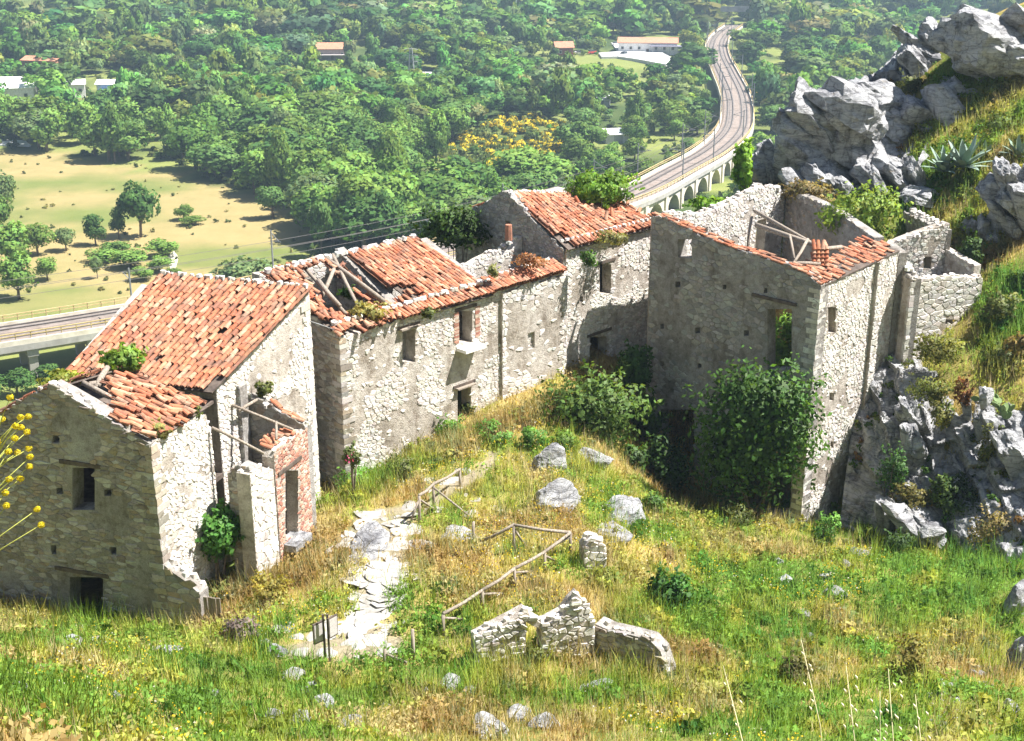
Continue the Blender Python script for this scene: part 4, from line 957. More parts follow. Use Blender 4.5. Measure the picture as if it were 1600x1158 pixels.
# the rock face itself, from its foot by the meadow to the ledge under the outbuilding
def cliff_face(name, label, foot, head, amp=1.0, seed=0.0, W_=9.0, H_=9.0, n_=(-0.15, -0.80, 0.58), lean=(0.93, 0.36)):
    nu, nv = 190, 170; u = np.linspace(0, 1, nu); v = np.linspace(-0.06, 1.05, nv); fp_ = np.array([at(*q) for q in foot]); hp_ = np.array([at(*q) for q in head]); k = np.linspace(0, 1, len(foot))
    B = np.stack([np.interp(u, k, fp_[:, j]) for j in range(3)], 1); T = np.stack([np.interp(u, k, hp_[:, j]) for j in range(3)], 1)
    U, V_ = np.meshgrid(u*W_+seed, v*H_+seed, indexing='ij'); P = B[:, None]*(1-v)[None, :, None]+T[:, None]*v[None, :, None]
    q = U*lean[0]+V_*lean[1]; r = -U*lean[1]+V_*lean[0]                       # slabs lean down to the right
    wq = q+(fbm(q*0.5, r*0.35+7)-0.5)*2.2; s1 = wq/1.55; f1 = s1-np.floor(s1); h1 = _tab[np.floor(s1).astype(int) & 255, (np.floor(r/3.4+np.floor(s1)*0.37).astype(int)) & 255]
    s2 = (r+wq*0.25+(fbm(q*0.9+3, r*0.9)-0.5)*1.2)/0.95; f2 = s2-np.floor(s2); h2 = _tab[(np.floor(s2).astype(int)+90) & 255, np.floor(s1*1.3).astype(int) & 255]
    rel = (1-f1)*0.55+h1*0.9+(h2-0.5)*0.45+f2*0.12+(fbm(q*1.7, r*1.7, 5)-0.5)*0.7-0.75-0.9*sm(0.9, 1.05, v)[None, :]
    n_ = np.array(n_); P = P+rel[..., None]*n_*amp; V3 = P.reshape(-1, 3); I = np.arange(nu*nv).reshape(nu, nv)
    Fq = np.stack([I[:-1, :-1], I[1:, :-1], I[1:, 1:], I[:-1, 1:]], -1).reshape(-1, 4); me = bpy.data.meshes.new(name); me.from_pydata(V3.tolist(), [], Fq.tolist()); me.materials.append(M['limestone'])
    tag(link(name, me), label, 'cliff'); R = random.Random(9); pts = []
    for _ in range(400):
        i, j = R.randrange(6, nu-6), R.randrange(4, nv-4)
        if rel[i, j] < rel[i-5:i+6, j-3:j+4].mean()-0.06 or j > nv*0.93: pts.append((P[i, j]+n_*0.05, R.uniform(0.12, 0.38), R.choice(((0.13, 0.17, 0.05), (0.08, 0.14, 0.04), (0.20, 0.20, 0.07), (0.24, 0.15, 0.06), (0.10, 0.19, 0.05)))))
    return pts
CLIFF_PLANTS = cliff_face('cliff', 'steep fissured limestone cliff dropping from the outbuilding to the meadow', [(1312,815,54.2),(1385,838,52.4),(1440,852,51.3),(1480,864,50.3),(1535,876,48.0),(1590,890,45.6),(1640,900,43.5)], [(1345,560,56.6),(1388,562,55.5),(1440,566,55.0),(1480,566,54.8),(1535,578,54.2),(1590,590,53.2),(1640,590,52.5)])
CLIFF_PLANTS += cliff_face('crag', 'jagged pale limestone crag descending from the top corner towards the roofless house', [(1228,312,67),(1290,312,65),(1360,306,64),(1420,292,63.5),(1465,225,65.5),(1530,180,66),(1620,140,65)], [(1242,196,69.5),(1285,160,70),(1340,128,70.5),(1395,66,72.5),(1440,42,73),(1500,22,72),(1620,8,70)], 1.25, 23.0, 16.0, 7.0, (-0.35, -0.62, 0.70), (0.80, 0.60))[::2]
BOUL = []
def boulder(px, py, w_, h_, label, group=None, sub=4, strata=0.3, ry=0.0):
    b = hit(px, py); d = proj(b)[2]; k = d/F; BOUL.append((px, py, w_))
    return rock('boulder', label, 'boulder', b+Vector((0, w_*k*0.25, h_*k*(0.24 if sub > 3 else 0.08))), (w_*k, w_*k*0.8, h_*k), rz=random.uniform(0, 6), sub=sub, strata=strata, group=group, ry=ry, rough=0.09)
boulder(855, 735, 30, 38, 'upright rounded grey boulder beside the leafy bush')
boulder(862, 792, 40, 32, 'rounded grey boulder just below the upright one')
boulder(982, 815, 44, 32, 'grey boulder at the edge of the dark hollow')
boulder(958, 845, 34, 15, 'low grey boulder at the foot of the one by the hollow')
boulder(930, 725, 30, 16, 'half-buried boulder under the leafy bush')
boulder(716, 846, 34, 12, 'flat pale rock in the grass between the two railings')
boulder(582, 850, 48, 15, 'flat pale bedrock slab on the path above its middle')
boulder(560, 880, 30, 8, 'thin pale bedrock slab at the path edge below the brick doorway')
g = 'white stones on the slope below the tall wall'
for px, py, w_, h_ in ((1325,892,14,22),(1345,870,20,10),(1255,965,16,10),(1305,935,22,14),(1230,915,18,12),(1270,1000,15,8),(1215,880,10,10),(1310,960,10,8),(1290,905,12,9)):
    boulder(px, py, w_, h_, 'white stone on the weedy slope below the tall sunlit wall', g, 3)
g = 'pale rocks in the front grass'
for px, py, w_, h_ in ((110,1012,24,16),(150,1008,20,14),(262,1022,26,12),(60,1050,18,12),(30,1080,16,12),(430,1025,24,18),(410,1010,14,10),(452,1062,26,16),(480,1085,22,14),(505,1105,26,18),(425,1125,20,14),(470,1130,24,16),
   (700,1075,26,15),(670,1085,14,10),(735,1085,16,8),(812,1125,34,14),(850,1140,30,14),(930,1085,34,14),(760,1150,40,18),(545,1140,26,12),(600,1108,14,8),(180,1090,12,8),(80,1110,14,10),(330,1090,14,8)):
    boulder(px, py, w_, h_, 'pale weathered rock among the grass in front of the houses', g, 3, 0.5)
g = 'stones of the scree by the cliff'
for k in range(46):
    px = random.uniform(1440, 1570); py = random.uniform(1060, 1150)-(px-1440)*0.2
    boulder(px, py, random.uniform(5, 11), random.uniform(4, 7), 'small grey stone of the scree patch in the lower corner', g, 2, 0.0)
for k, (px, py, w_, h_) in enumerate(((1590,960,30,40),(1595,1050,24,40),(1580,1120,16,30))):
    boulder(px, py, w_, h_, ('limestone block beside the tall grass at the slope edge', 'limestone block in the dark cleft at the slope edge', 'narrow upright rock at the lower slope edge')[k], 'rocks along the slope edge', 4, 1.0)

# footpath: flat worn stones set in the terrace
fp = structure(thing('footpath', 'pale trodden stony path climbing past the houses', 'path', hit(590, 880))); del fp['label'], fp['category']
flat = [rock_mesh('stone', 2, 900+k, (0.5, 0.4, 0.05), rot3(k), 12, 0.05, 0.2) for k in range(7)]
for me_ in flat: me_.materials.clear(); me_.materials.append(M['path_stone'])
npath = 0
while npath < 170:
    poly = random.choice(PATH_PX); xs_ = [p[0] for p in poly]; ys_ = [p[1] for p in poly]
    px, py = random.uniform(min(xs_)-8, max(xs_)+8), random.uniform(min(ys_)-6, max(ys_)+6)
    if not inpoly(px, py, poly) and random.random() < 0.8: continue
    h = hit(px, py); o = bpy.data.objects.new('stone', random.choice(flat)); C.objects.link(o); o.parent = fp
    sc = random.uniform(0.35, 1.25); o.scale = (sc, sc, sc*random.uniform(0.6, 1.1)); o.location = h-fp.location+Vector((0, 0, -0.01)); o.rotation_euler = (random.gauss(0, 0.1), random.gauss(0, 0.1), random.uniform(0, 6)); npath += 1
del flat

# ---------------------------------------------------------------- leaves, bushes and trees
def quad_leaves(P, Nn, size, aspect=1.5, rhomb=True, rng=RNG, tiltr=0.8):
    n = len(P); nr = unit(Nn + rng.normal(size=(n, 3))*tiltr); nr = nr*np.where((nr*Nn).sum(1, keepdims=True) < 0, -1, 1)
    a = unit(np.cross(nr, rng.normal(size=(n, 3)))); b = np.cross(nr, a)
    s = (np.asarray(size)*rng.uniform(0.65, 1.3, n))[:, None]
    if rhomb: V = np.stack([P-a*s*aspect/2, P-b*s/2, P+a*s*aspect/2, P+b*s/2], 1)
    else: V = np.stack([P-a*s/2-b*s/2, P+a*s/2-b*s/2, P+a*s/2+b*s/2, P-a*s/2+b*s/2], 1)
    return V, unit(Nn*0.6+nr*0.4)
def crown_pts(n, radii, lobes, rng, inner=0.35, squash=0.75, bottom=-0.7):
    L_ = unit(rng.normal(size=(lobes, 3)))*rng.uniform(0.35, 0.75, (lobes, 1)); L_[:, 2] = np.maximum(L_[:, 2], bottom*0.6)
    lr = rng.uniform(0.26, 0.48, lobes)
    k = rng.choice(lobes, n, p=lr**2/np.sum(lr**2)); d = unit(rng.normal(size=(n, 3))+np.array([0, 0, 0.25]))
    rr = np.where(rng.random(n) < inner, rng.uniform(0.3, 0.9, n), rng.uniform(0.85, 1.12, n))[:, None]
    p = L_[k]+d*rr*lr[k][:, None]*np.array([1, 1, squash]); nrm = unit(d*0.5+unit(p)*0.65+np.array([0, 0, 0.1]))
    return p*np.array(radii), nrm, k
def leaf_cols(n, base, rng, v=0.22, k=None, kv=0.2):
    c = np.tile(np.array(base), (n, 1))*(1+rng.uniform(-v, v, (n, 1))); c[:, 0] *= 1+rng.uniform(-0.12, 0.2, n)
    if k is not None: c *= (1+rng.uniform(-kv, kv, k.max()+1))[k][:, None]
    return c
def bush(name, label, cat, px, py, d, wpx, hpx, col, n=1400, leaf=0.13, lobes=16, group=None, depth=None, stem=True, hang=False, base=None):
    c = at(px, py, d); k = d/F; r = (wpx*k, (depth or wpx*0.8)*k, hpx*k); rng = np.random.default_rng(int(px*7+py))
    zb = G(c.x, c.y) if base is None else base
    if not hang and c.z-r[2] > zb+0.3: zb = min(zb, c.z-r[2])
    org = Vector((c.x, c.y, zb if not hang else c.z-r[2]))
    t = thing(name, label, cat, org, group)
    p, nr, kk = crown_pts(n, r, lobes, rng, 0.4, 0.95, -1.6); 
    ns = max(6, n//90); sd_ = unit(rng.normal(size=(ns, 3))+np.array([0, 0, 0.6])); per_ = max(4, n//(ns*7)); tt = rng.uniform(0.55, 1.0, (ns, per_))      # loose shoots
    ps = (sd_[:, None, :]*tt[..., None]*rng.uniform(1.0, 1.35, (ns, 1, 1))+rng.normal(0, 0.035, (ns, per_, 3))).reshape(-1, 3)*np.array(r)
    p = np.concatenate([p, ps]); nr = np.concatenate([nr, unit(np.repeat(sd_, per_, 0)+np.array([0, 0, 0.4]))]); kk = np.r_[kk, rng.integers(0, lobes, len(ps))]; n = len(p)
    V, N_ = quad_leaves(p, nr, leaf, 1.7, True, rng)
    V = V+np.array(c-org)
    link('crown', np_mesh('crown', V, 4, leaf_cols(n, col, rng, 0.32, kk, 0.35), 'leaf', N_), t)
    if stem:
        m = MB()
        for q in range(5):
            e = Vector(p[rng.integers(n)])*0.8+(c-org); s0 = Vector((rng.uniform(-.12, .12), rng.uniform(-.12, .12), -0.1))
            m.tube([s0, s0.lerp(e, 0.5)+Vector((0, 0, 0.1)), e], [0.05, 0.035, 0.012], 5)
        m.build('stems', 'bark', t, True)
    return t
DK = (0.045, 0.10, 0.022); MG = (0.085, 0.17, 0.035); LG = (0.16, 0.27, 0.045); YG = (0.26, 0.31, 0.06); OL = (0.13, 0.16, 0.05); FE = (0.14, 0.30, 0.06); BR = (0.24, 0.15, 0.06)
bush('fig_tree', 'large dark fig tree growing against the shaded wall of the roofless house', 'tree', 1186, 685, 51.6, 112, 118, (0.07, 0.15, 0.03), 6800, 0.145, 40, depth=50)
bush('bush', 'broad leafy bush with pale flowers on the slope below the tall house', 'bush', 935, 640, 54.2, 92, 62, (0.11, 0.19, 0.045), 3800, 0.14, 30)
bush('bush', 'fresh green bush filling the yard behind the brick doorway', 'bush', 338, 835, 41.6, 48, 48, (0.09, 0.23, 0.045), 2200, 0.11, 20)
bush('bush', 'round dark green bush on the slope beside the broken terrace walls', 'bush', 1043, 940, 41.2, 42, 52, (0.06, 0.16, 0.03), 2200, 0.11, 18)
bush('ivy', 'dark ivy mass behind the long house, against the tall gable', 'ivy', 705, 358, 58.6, 55, 38, (0.055, 0.11, 0.02), 3600, 0.125, 24, hang=False, base=G(-3, 58))
bush('ivy', 'bright green ivy mound covering the upper roof end of the tall house', 'ivy', 940, 295, 60.6, 56, 27, (0.16, 0.30, 0.04), 3600, 0.13, 20, base=G(5, 61))
bush('bush', 'pale green shrub spilling over the inner wall of the roofless house', 'shrub', 1345, 335, 59.5, 68, 45, (0.20, 0.30, 0.055), 2600, 0.13, 24, base=G(16, 57))
bush('bush', 'dry brownish shrub beside the pale one on the inner wall', 'shrub', 1265, 305, 62.5, 48, 26, (0.26, 0.22, 0.10), 1400, 0.12, 16, base=G(14, 60))
bush('ivy', 'tall ivy column clinging to the pale limestone hump', 'ivy', 1164, 262, 64.5, 20, 44, (0.20, 0.36, 0.04), 1300, 0.17, 14, base=G(11, 63))
bush('ivy', 'low bright ivy strip behind the roofless house top wall', 'ivy', 1118, 322, 63.6, 46, 13, (0.18, 0.33, 0.05), 1300, 0.16, 14, base=G(9, 63))
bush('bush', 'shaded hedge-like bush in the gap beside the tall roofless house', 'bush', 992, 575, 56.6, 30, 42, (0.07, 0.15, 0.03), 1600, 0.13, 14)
bush('weed_clump', 'bright green weed clump growing behind the fallen roof of the gabled house', 'plant', 195, 560, 42.6, 38, 20, LG, 800, 0.12, 12, hang=True, stem=False)
bush('weed_clump', 'yellowish weed clump on the gable apex of the front house', 'plant', 100, 590, 40.6, 40, 12, YG, 700, 0.09, 12, hang=True, stem=False)
bush('weed_clump', 'dry grassy clump on the eaves over the front house corner', 'plant', 245, 672, 38.6, 24, 15, (0.24, 0.24, 0.08), 600, 0.08, 10, hang=True, stem=False)
bush('weed_clump', 'small weed clump on the wall top beside the fallen tiles', 'plant', 300, 645, 40.3, 16, 13, OL, 350, 0.08, 8, hang=True, stem=False)
bush('weed_clump', 'olive weed tuft rooted high in the sunlit side wall', 'plant', 411, 606, 43.9, 15, 14, OL, 350, 0.08, 8, hang=True, stem=False)
bush('weed_clump', 'yellow-green grass clump growing in the hole of the sagging roof', 'plant', 570, 487, 48.6, 34, 16, (0.30, 0.28, 0.09), 800, 0.09, 12, hang=True, stem=False)
bush('weed_clump', 'leafy weed showing through the broken rafters of the long house', 'plant', 545, 458, 50.2, 18, 12, MG, 350, 0.10, 8, hang=True, stem=False)
bush('weed_clump', 'thin weed tuft on the eaves above the middle windows', 'plant', 672, 490, 49.6, 14, 10, OL, 260, 0.08, 8, hang=True, stem=False)
bush('weed_clump', 'reddish dry weeds on the wall top of the end room', 'plant', 830, 408, 54.2, 34, 12, (0.36, 0.19, 0.10), 600, 0.08, 12, hang=True, stem=False)
bush('weed_clump', 'pale grass tuft beside the verge of the sound roof', 'plant', 770, 425, 52.6, 12, 14, (0.24, 0.26, 0.10), 260, 0.08, 8, hang=True, stem=False)
bush('weed_clump', 'hanging green weed under the tall house eaves', 'plant', 920, 405, 55.6, 16, 14, MG, 380, 0.09, 8, hang=True, stem=False)
bush('weed_clump', 'dry weed mat along the eaves of the tall house', 'plant', 955, 372, 56.8, 38, 10, (0.22, 0.22, 0.08), 600, 0.08, 12, hang=True, stem=False)
bush('weed_clump', 'mossy weed clump hanging on the outbuilding wall', 'plant', 1465, 548, 53.6, 44, 30, (0.20, 0.22, 0.055), 1500, 0.09, 18, hang=True, stem=False)
bush('weed_clump', 'olive grass ball hanging on the dark cliff slab', 'plant', 1470, 650, 51.6, 20, 28, (0.19, 0.20, 0.06), 700, 0.08, 10, hang=True, stem=False)
bush('weed_clump', 'rust-brown dead weeds in the cliff beside the pale rib', 'plant', 1505, 615, 52.0, 16, 30, (0.26, 0.13, 0.05), 600, 0.08, 10, hang=True, stem=False)
bush('weed_clump', 'feathery green plant at the shaded foot of the tall wall', 'plant', 1395, 735, 51.7, 26, 38, (0.08, 0.18, 0.05), 1000, 0.08, 12)
bush('weed_clump', 'leafy plant low in the cliff between dark ledges', 'plant', 1468, 765, 50.8, 22, 26, (0.13, 0.2, 0.05), 700, 0.09, 10, hang=True, stem=False)
bush('weed_clump', 'weeds along the top of the cliff below the orange grass', 'plant', 1570, 560, 53.4, 36, 24, OL, 1000, 0.09, 12)
bush('weed_clump', 'tall feathery fennel at the foot of the tall sunlit wall', 'plant', 1290, 838, 50.6, 22, 42, FE, 1100, 0.07, 12)
bush('weed_clump', 'dark weeds on the ledge at the cliff foot', 'plant', 1400, 845, 49.6, 32, 20, (0.07, 0.13, 0.04), 800, 0.08, 12)
gg = 'weed clumps along the long house foot'
for i, (px, py, w_, h_, c_) in enumerate(((560,752,36,26,FE),(625,735,30,26,OL),(660,668,24,26,(0.3,0.25,0.09)),(705,670,26,24,FE),(770,680,34,24,FE),(835,690,24,26,FE),(880,690,30,20,LG),(800,655,22,16,YG),(650,700,30,16,YG),(730,640,12,16,OL))):
    h = hit(px, py+h_*0.6); bush('weed_clump', ('feathery fennel clump at the dark corner of the long house', 'grey-green weed clump under the first window of the long house', 'tall dry weeds against the middle of the long house', 'bright fennel clump left of the lower doorway', 'bright fennel clump on the bank right of the lower doorway', 'fennel clump beside the upright boulder', 'light green weeds between boulder and leafy bush', 'yellowish weeds under the little end-room window', 'yellow weeds between railing and long house', 'small weed tuft on the lower doorway step')[i],
         'plant', px, py, proj(h)[2]+0.1, w_, h_, c_, 900, 0.075, 14, gg, stem=False)
gg = 'weed clumps on the slope'
for i, (px, py, w_, h_, c_, lab) in enumerate(((1240,1045,40,30,(0.17,0.17,0.06),'dark tussock on the lower slope above the oat stalks'),(1420,1035,36,50,(0.24,0.22,0.06),'tall brownish tussock on the lower slope'),(1550,830,40,50,(0.28,0.24,0.10),'tall plumed grass clump at the cliff foot'),(940,905,30,16,YG,'yellow weeds behind the terrace wall top'),
   (1020,790,26,22,MG,'leafy weed at the mouth of the dark hollow'),(1150,810,30,22,OL,'olive weeds below the fig tree'),(1230,800,22,24,FE,'green weeds at the broken wall foot'),(700,915,32,12,MG,'dark creeping weed in the middle of the terrace'),(420,925,40,30,(0.30,0.27,0.06),'tall yellow weeds below the brick doorway'),(330,925,34,26,(0.20,0.24,0.06),'tall weeds before the yard of the brick doorway'),(375,985,30,28,(0.20,0.16,0.16),'purplish dry weeds by the path start'),(835,1030,18,24,OL,'weeds growing in the niche of the terrace wall'))):
    h = hit(px, py+h_*0.7); bush('weed_clump', lab, 'plant', px, py, proj(h)[2]+0.1, w_, h_, c_, 1000, 0.07, 14, gg, stem=False)
for i, (px, py, lab) in enumerate(((548, 712, 'pink oleander flowers at the shaded corner of the long house'),)):
    h = hit(px, 745); t = bush('flowering_shrub', lab, 'shrub', px, py, 47.0, 16, 20, (0.12, 0.16, 0.06), 500, 0.08, 10)
    rng = np.random.default_rng(5); p, nr, kk = crown_pts(40, (0.35, 0.3, 0.42), 10, rng); V, N_ = quad_leaves(p+np.array(at(px, py, 46.9)-t.location), nr, 0.09, 1.1, True, rng)
    link('blossom', np_mesh('blossom', V, 4, np.tile([0.6, 0.1, 0.25], (40, 1)), 'leaf'), t)

bush('bush', 'sunlit green creeper filling the doorway inside the roofless house', 'shrub', 1222, 540, 55.6, 40, 60, (0.17, 0.33, 0.06), 1600, 0.12, 18, hang=True, stem=False)
bush('weed_clump', 'dense dark thicket in the cleft at the cliff foot', 'plant', 1500, 780, 50.6, 50, 34, (0.06, 0.11, 0.03), 1500, 0.09, 16, hang=True, stem=False)
bush('weed_clump', 'olive creeping plants between the cliff slabs under the outbuilding', 'plant', 1450, 610, 52.4, 40, 26, (0.15, 0.18, 0.05), 1000, 0.08, 14, hang=True, stem=False)
bush('weed_clump', 'grassy ledge plants beside the prickly pear', 'plant', 1545, 700, 50.6, 22, 40, (0.17, 0.19, 0.06), 800, 0.08, 12, hang=True, stem=False)
bush('weed_clump', 'rust and green plants low on the leaning slab', 'plant', 1425, 780, 51.2, 36, 26, (0.16, 0.15, 0.05), 900, 0.08, 12, hang=True, stem=False)
bush('bush', 'dark bush in the shadowed hollow left of the fig tree', 'bush', 1030, 735, 54.4, 48, 58, (0.05, 0.11, 0.025), 1800, 0.13, 18)  # this and the next two: dark bushes added to deepen the hollow's shadow
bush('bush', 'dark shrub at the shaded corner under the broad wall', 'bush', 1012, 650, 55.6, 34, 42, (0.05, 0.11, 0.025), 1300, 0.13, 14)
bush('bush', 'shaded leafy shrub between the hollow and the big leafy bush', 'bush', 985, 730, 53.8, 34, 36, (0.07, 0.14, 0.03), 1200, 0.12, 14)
for lab, px, py, d, w_, h_, c_ in (('olive shrub on the steep grass right of the outbuilding', 1565, 480, 54.6, 34, 24, OL), ('dark green shrub at the picture edge right of the outbuilding', 1598, 445, 55.4, 30, 28, MG), ('low shrub below the agaves on the crag slope', 1530, 300, 61.4, 40, 22, (0.12, 0.18, 0.05)), ('grassy shrub between the crag slabs near the top', 1470, 205, 65.6, 34, 18, YG),
    ('green shrub spilling from the crag beside the pinnacle', 1420, 130, 68.6, 26, 20, OL), ('dark shrub in the cleft beside the small ruin', 1520, 400, 57.6, 26, 34, (0.07, 0.13, 0.035)), ('rusty shrub above the cliff rib', 1590, 540, 53.2, 30, 20, (0.26, 0.20, 0.07)), ('green shrub on the crag slope above the agaves', 1570, 195, 63.2, 40, 20, (0.13, 0.19, 0.05))):
    bush('crag_shrub', lab, 'shrub', px, py, d, w_, h_, c_, 900, 0.10, 12, 'shrubs on the crag slope', stem=False)
def agave(px, py, d, L_, label):
    b = at(px, py, d); t = thing('agave', label, 'agave', b, 'agaves on the crag'); rng = random.Random(px)
    n = 22
    for k in range(n):
        az = k*2.4; el = 0.25+1.1*k/n; dr = Vector((math.cos(az)*math.cos(el), math.sin(az)*math.cos(el), math.sin(el))); sd = Vector((-math.sin(az), math.cos(az), 0))
        ln = L_*rng.uniform(0.8, 1.1); vs = []; upv = sd.cross(dr)
        for j in range(5):
            s = j/4; w_ = 0.11*L_*(0.6+0.9*s)*(1-s**2.2)+0.004
            c = dr*ln*s+Vector((0, 0, -0.25*ln*s*s*math.cos(el)))
            vs += [c-sd*w_, c-upv*0.02*(1-s), c+sd*w_]
        fs = [(j*3+a, j*3+a+1, j*3+a+4, j*3+a+3) for j in range(4) for a in range(2)]
        MB().add(vs, fs, rc((0.22, 0.30, 0.24), 0.15)).build('leaf', 'paint', t, True)
agave(1475, 268, 62.0, 1.5, 'spiky blue-green agave, first of three along the crag ledge')
agave(1505, 262, 61.6, 1.9, 'largest spiky agave in the middle of the crag ledge')
agave(1540, 250, 62.6, 1.2, 'small spiky agave at the upper end of the crag ledge')
agave(1592, 245, 61.5, 1.3, 'spiky agave at the picture edge of the crag ledge')
def prickly(px, py, d, label):
    b = at(px, py, d); t = thing('prickly_pear', label, 'cactus', b); rng = random.Random(4)
    pads = [(Vector((0, 0, 0)), Vector((0, 0, 1)))]
    for k in range(26):
        o, dr = rng.choice(pads); c = o+dr*0.3; nd = (dr+Vector((rng.gauss(0, .7), rng.gauss(0, .5), rng.gauss(0.1, .35)))).normalized(); pads.append((c, nd))
        m = MB(); x = nd.cross(Vector((rng.gauss(0, 1), rng.gauss(0, 1), 0.1))).normalized(); y = nd.cross(x); vs = []
        for s in (-1, 1):
            vs += [c+nd*0.17+(nd*math.cos(a*math.pi/5)*0.19+x*math.sin(a*math.pi/5)*0.115)*(1 if s else 1)+y*s*0.018 for a in range(10)]
        m.add(vs, [tuple(range(10))[::-1], tuple(range(10, 20))]+[(i, (i+1) % 10, 10+(i+1) % 10, 10+i) for i in range(10)], rc((0.17, 0.24, 0.10), 0.15)); m.build('pad', 'paint', t)
prickly(1570, 665, 50.6, 'prickly pear cactus growing on the cliff at the picture edge')

# ---------------------------------------------------------------- ruined terrace walls, railings, sign
def low_wall(name, label, a, b, top, pal, holes=(), plaster=-1, **kw):
    a = Vector(a); W_ = Wall(xy(a), b); h = House(name, label, 'wall', (a.x, a.y, a.z), 'broken terrace walls')
    h.wall(W_, top, holes, pal=pal, plaster=plaster, lintel='none', proud=(0.02, 0.075), gap=0.010, **kw); h.coping(W_, top, size=0.26, pal=pal, th=kw.get('th', 0.5)); h.finish(); return W_
ra = hit(742, 1040); rb = along(xy(ra), (0.965, 0.262), 3.6)
low_wall('ruined_wall', 'sunlit broken terrace wall with a dark niche beside the long railing', ra, rb, [(742,1000),(770,985),(806,966),(822,957),(850,978),(880,962),(893,944),(905,932),(916,945),(926,975),(930,990)], PAL_PALE, [[(822,972),(846,985),(846,1046),(822,1044)]], sw=0.2, sh=0.115, th=0.5)
rq = along(rb, (0.965, 0.262), 0.06); rc2 = along(rq, (0.83, -0.56), 2.4)
low_wall('ruined_wall', 'shaded dry-stone wall stub stepping down to the lower grass', Vector((*rq, G(*rq))), rc2, [(930,975),(950,984),(985,992),(1015,1000),(1032,1018),(1044,1055)], PAL_WARM, sw=0.22, sh=0.11, th=0.5)
rs_ = hit(912, 890)
low_wall('ruined_wall', 'small stump of stone wall at the end of the long railing', rs_, along(xy(rs_), (0.97, 0.2), 0.85), [(912,858),(925,842),(940,846),(948,870)], PAL_PALE, sw=0.22, sh=0.13, th=0.6)
def top_at(b, py):
    r = ray(800, py); t = b.y/r.y; return Vector((b.x, b.y, CAMZ+r.z*t))
def railing(label, posts, rails, braces):
    b0 = hit(posts[0][0], posts[0][2]); t = thing('wooden_railing', label, 'railing', b0, 'rustic wooden railings'); tops = []
    for px, pt, pb in posts:
        b = hit(px, pb); tp = top_at(b, pt); tops.append(tp)
        MB().tube([b-b0-Vector((0, 0, 0.3)), tp-b0], [0.055, 0.05], 7).build('post', 'wood', t, True)
    for i, j in rails:
        MB().tube([tops[i]-b0+up(0.02), (tops[i]+tops[j])/2-b0+up(random.uniform(-0.04, 0.02)), tops[j]-b0+up(0.02)], [0.058, 0.052, 0.05], 7).build('rail', 'wood', t, True)
    for i, (px, py) in braces:
        e = hit(px, py); MB().tube([tops[i]-b0-up(0.12), e-b0+up(0.05)], [0.04, 0.04], 6).build('brace', 'wood', t, True)
railing('short wooden railing on the bend of the path by the long house', [(656,775,818),(678,757,792),(719,734,762)], [(0,1),(1,2)], [(0,(640,822)),(0,(680,800)),(1,(737,812))])
railing('long wooden railing slanting across the grassy terrace', [(693,960,994),(754,923,950),(804,889,918),(851,863,892),(891,833,866),(803,821,866),(742,850,853)], [(0,1),(1,2),(2,3),(3,4),(4,5),(5,6)], [(0,(722,970)),(1,(784,930)),(2,(834,897)),(3,(868,880)),(5,(822,858)),(4,(840,870))])
railing('low broken railing between the sign and the terrace wall', [(602,1015,1040),(646,984,1032)], [], [(0,(636,1040))])
railing('lone leaning post in the grass between the two railings', [(740,816,848)], [], [])
def sign():
    b = hit(512, 1036); t = thing('information_sign', 'dark double-post information sign with two small boards by the path', 'sign', b)
    z1 = top_at(b, 960).z-b.z
    for x in (-0.06, 0.06): MB().box((x, 0, z1/2-0.15), 0.055, 0.055, z1+0.3, rz=0.3).build('post', 'dark_wood', t)
    for x, y, z, rz in ((-0.22, 0.05, z1*0.60, 0.75), (0.2, -0.02, z1*0.76, 0.9)):
        f = MB().box((x, y, z), 0.34, 0.05, z1*0.42, rz=rz).build('board', 'dark_wood', t)
        n = Vector((math.sin(rz), -math.cos(rz), 0))
        MB().box(Vector((x, y, z))+n*0.028, 0.28, 0.012, z1*0.36, (0.5, 0.47, 0.46), rz).build('panel', 'paint', f)
sign()
# ---------------------------------------------------------------- valley: railway
def hitv(px, py, t0=110, t1=1800):
    r = ray(px, py); ts = np.arange(t0, t1, 1.0); x = r.x*ts; y = r.y*ts; z = CAMZ+r.z*ts
    below = z < hill_far(x, y); k = int(np.argmax(below)) if below.any() else len(ts)-1
    return Vector((x[k], y[k], float(hill_far(np.array([x[k]]), np.array([y[k]]))[0])))
RZ = 6.0
_rp = [at_z(*p, RZ) for p in ((-260,560),(-120,540),(0,522),(100,507),(190,492))]+[at_z(*p, RZ) for p in ((300,474),(420,452),(560,424),(700,392),(800,364),(900,333),(990,303),(1060,266),(1112,237),(1146,205),(1152,175),(1148,145),(1133,112),(1122,88),(1120,68),(1130,52),(1150,38))]
def catmull(P, n=12):
    out = []
    for i in range(len(P)-1):
        a, b, c, d = P[max(i-1, 0)], P[i], P[i+1], P[min(i+2, len(P)-1)]
        for k in range(n):
            t = k/n; out.append(0.5*((2*b)+(c-a)*t+(2*a-5*b+4*c-d)*t*t+(3*b-a-3*c+d)*t**3))
    return out+[P[-1]]
_c = catmull(_rp, 14); RAIL = [_c[0]]; 
for p in _c[1:]:                                           # even spacing
    while (p-RAIL[-1]).length > 2.0: RAIL.append(RAIL[-1]+(p-RAIL[-1]).normalized()*2.0)
for _ in range(12): RAIL = [RAIL[0]]+[(RAIL[i-1]+RAIL[i]*2+RAIL[i+1])/4 for i in range(1, len(RAIL)-1)]+[RAIL[-1]]
RNX = []
for i in range(len(RAIL)):
    d = RAIL[min(i+1, len(RAIL)-1)]-RAIL[max(i-1, 0)]; RNX.append(Vector((d.y, -d.x, 0)).normalized())   # points to the camera side
RXY = np.array([(p.x, p.y) for p in RAIL])
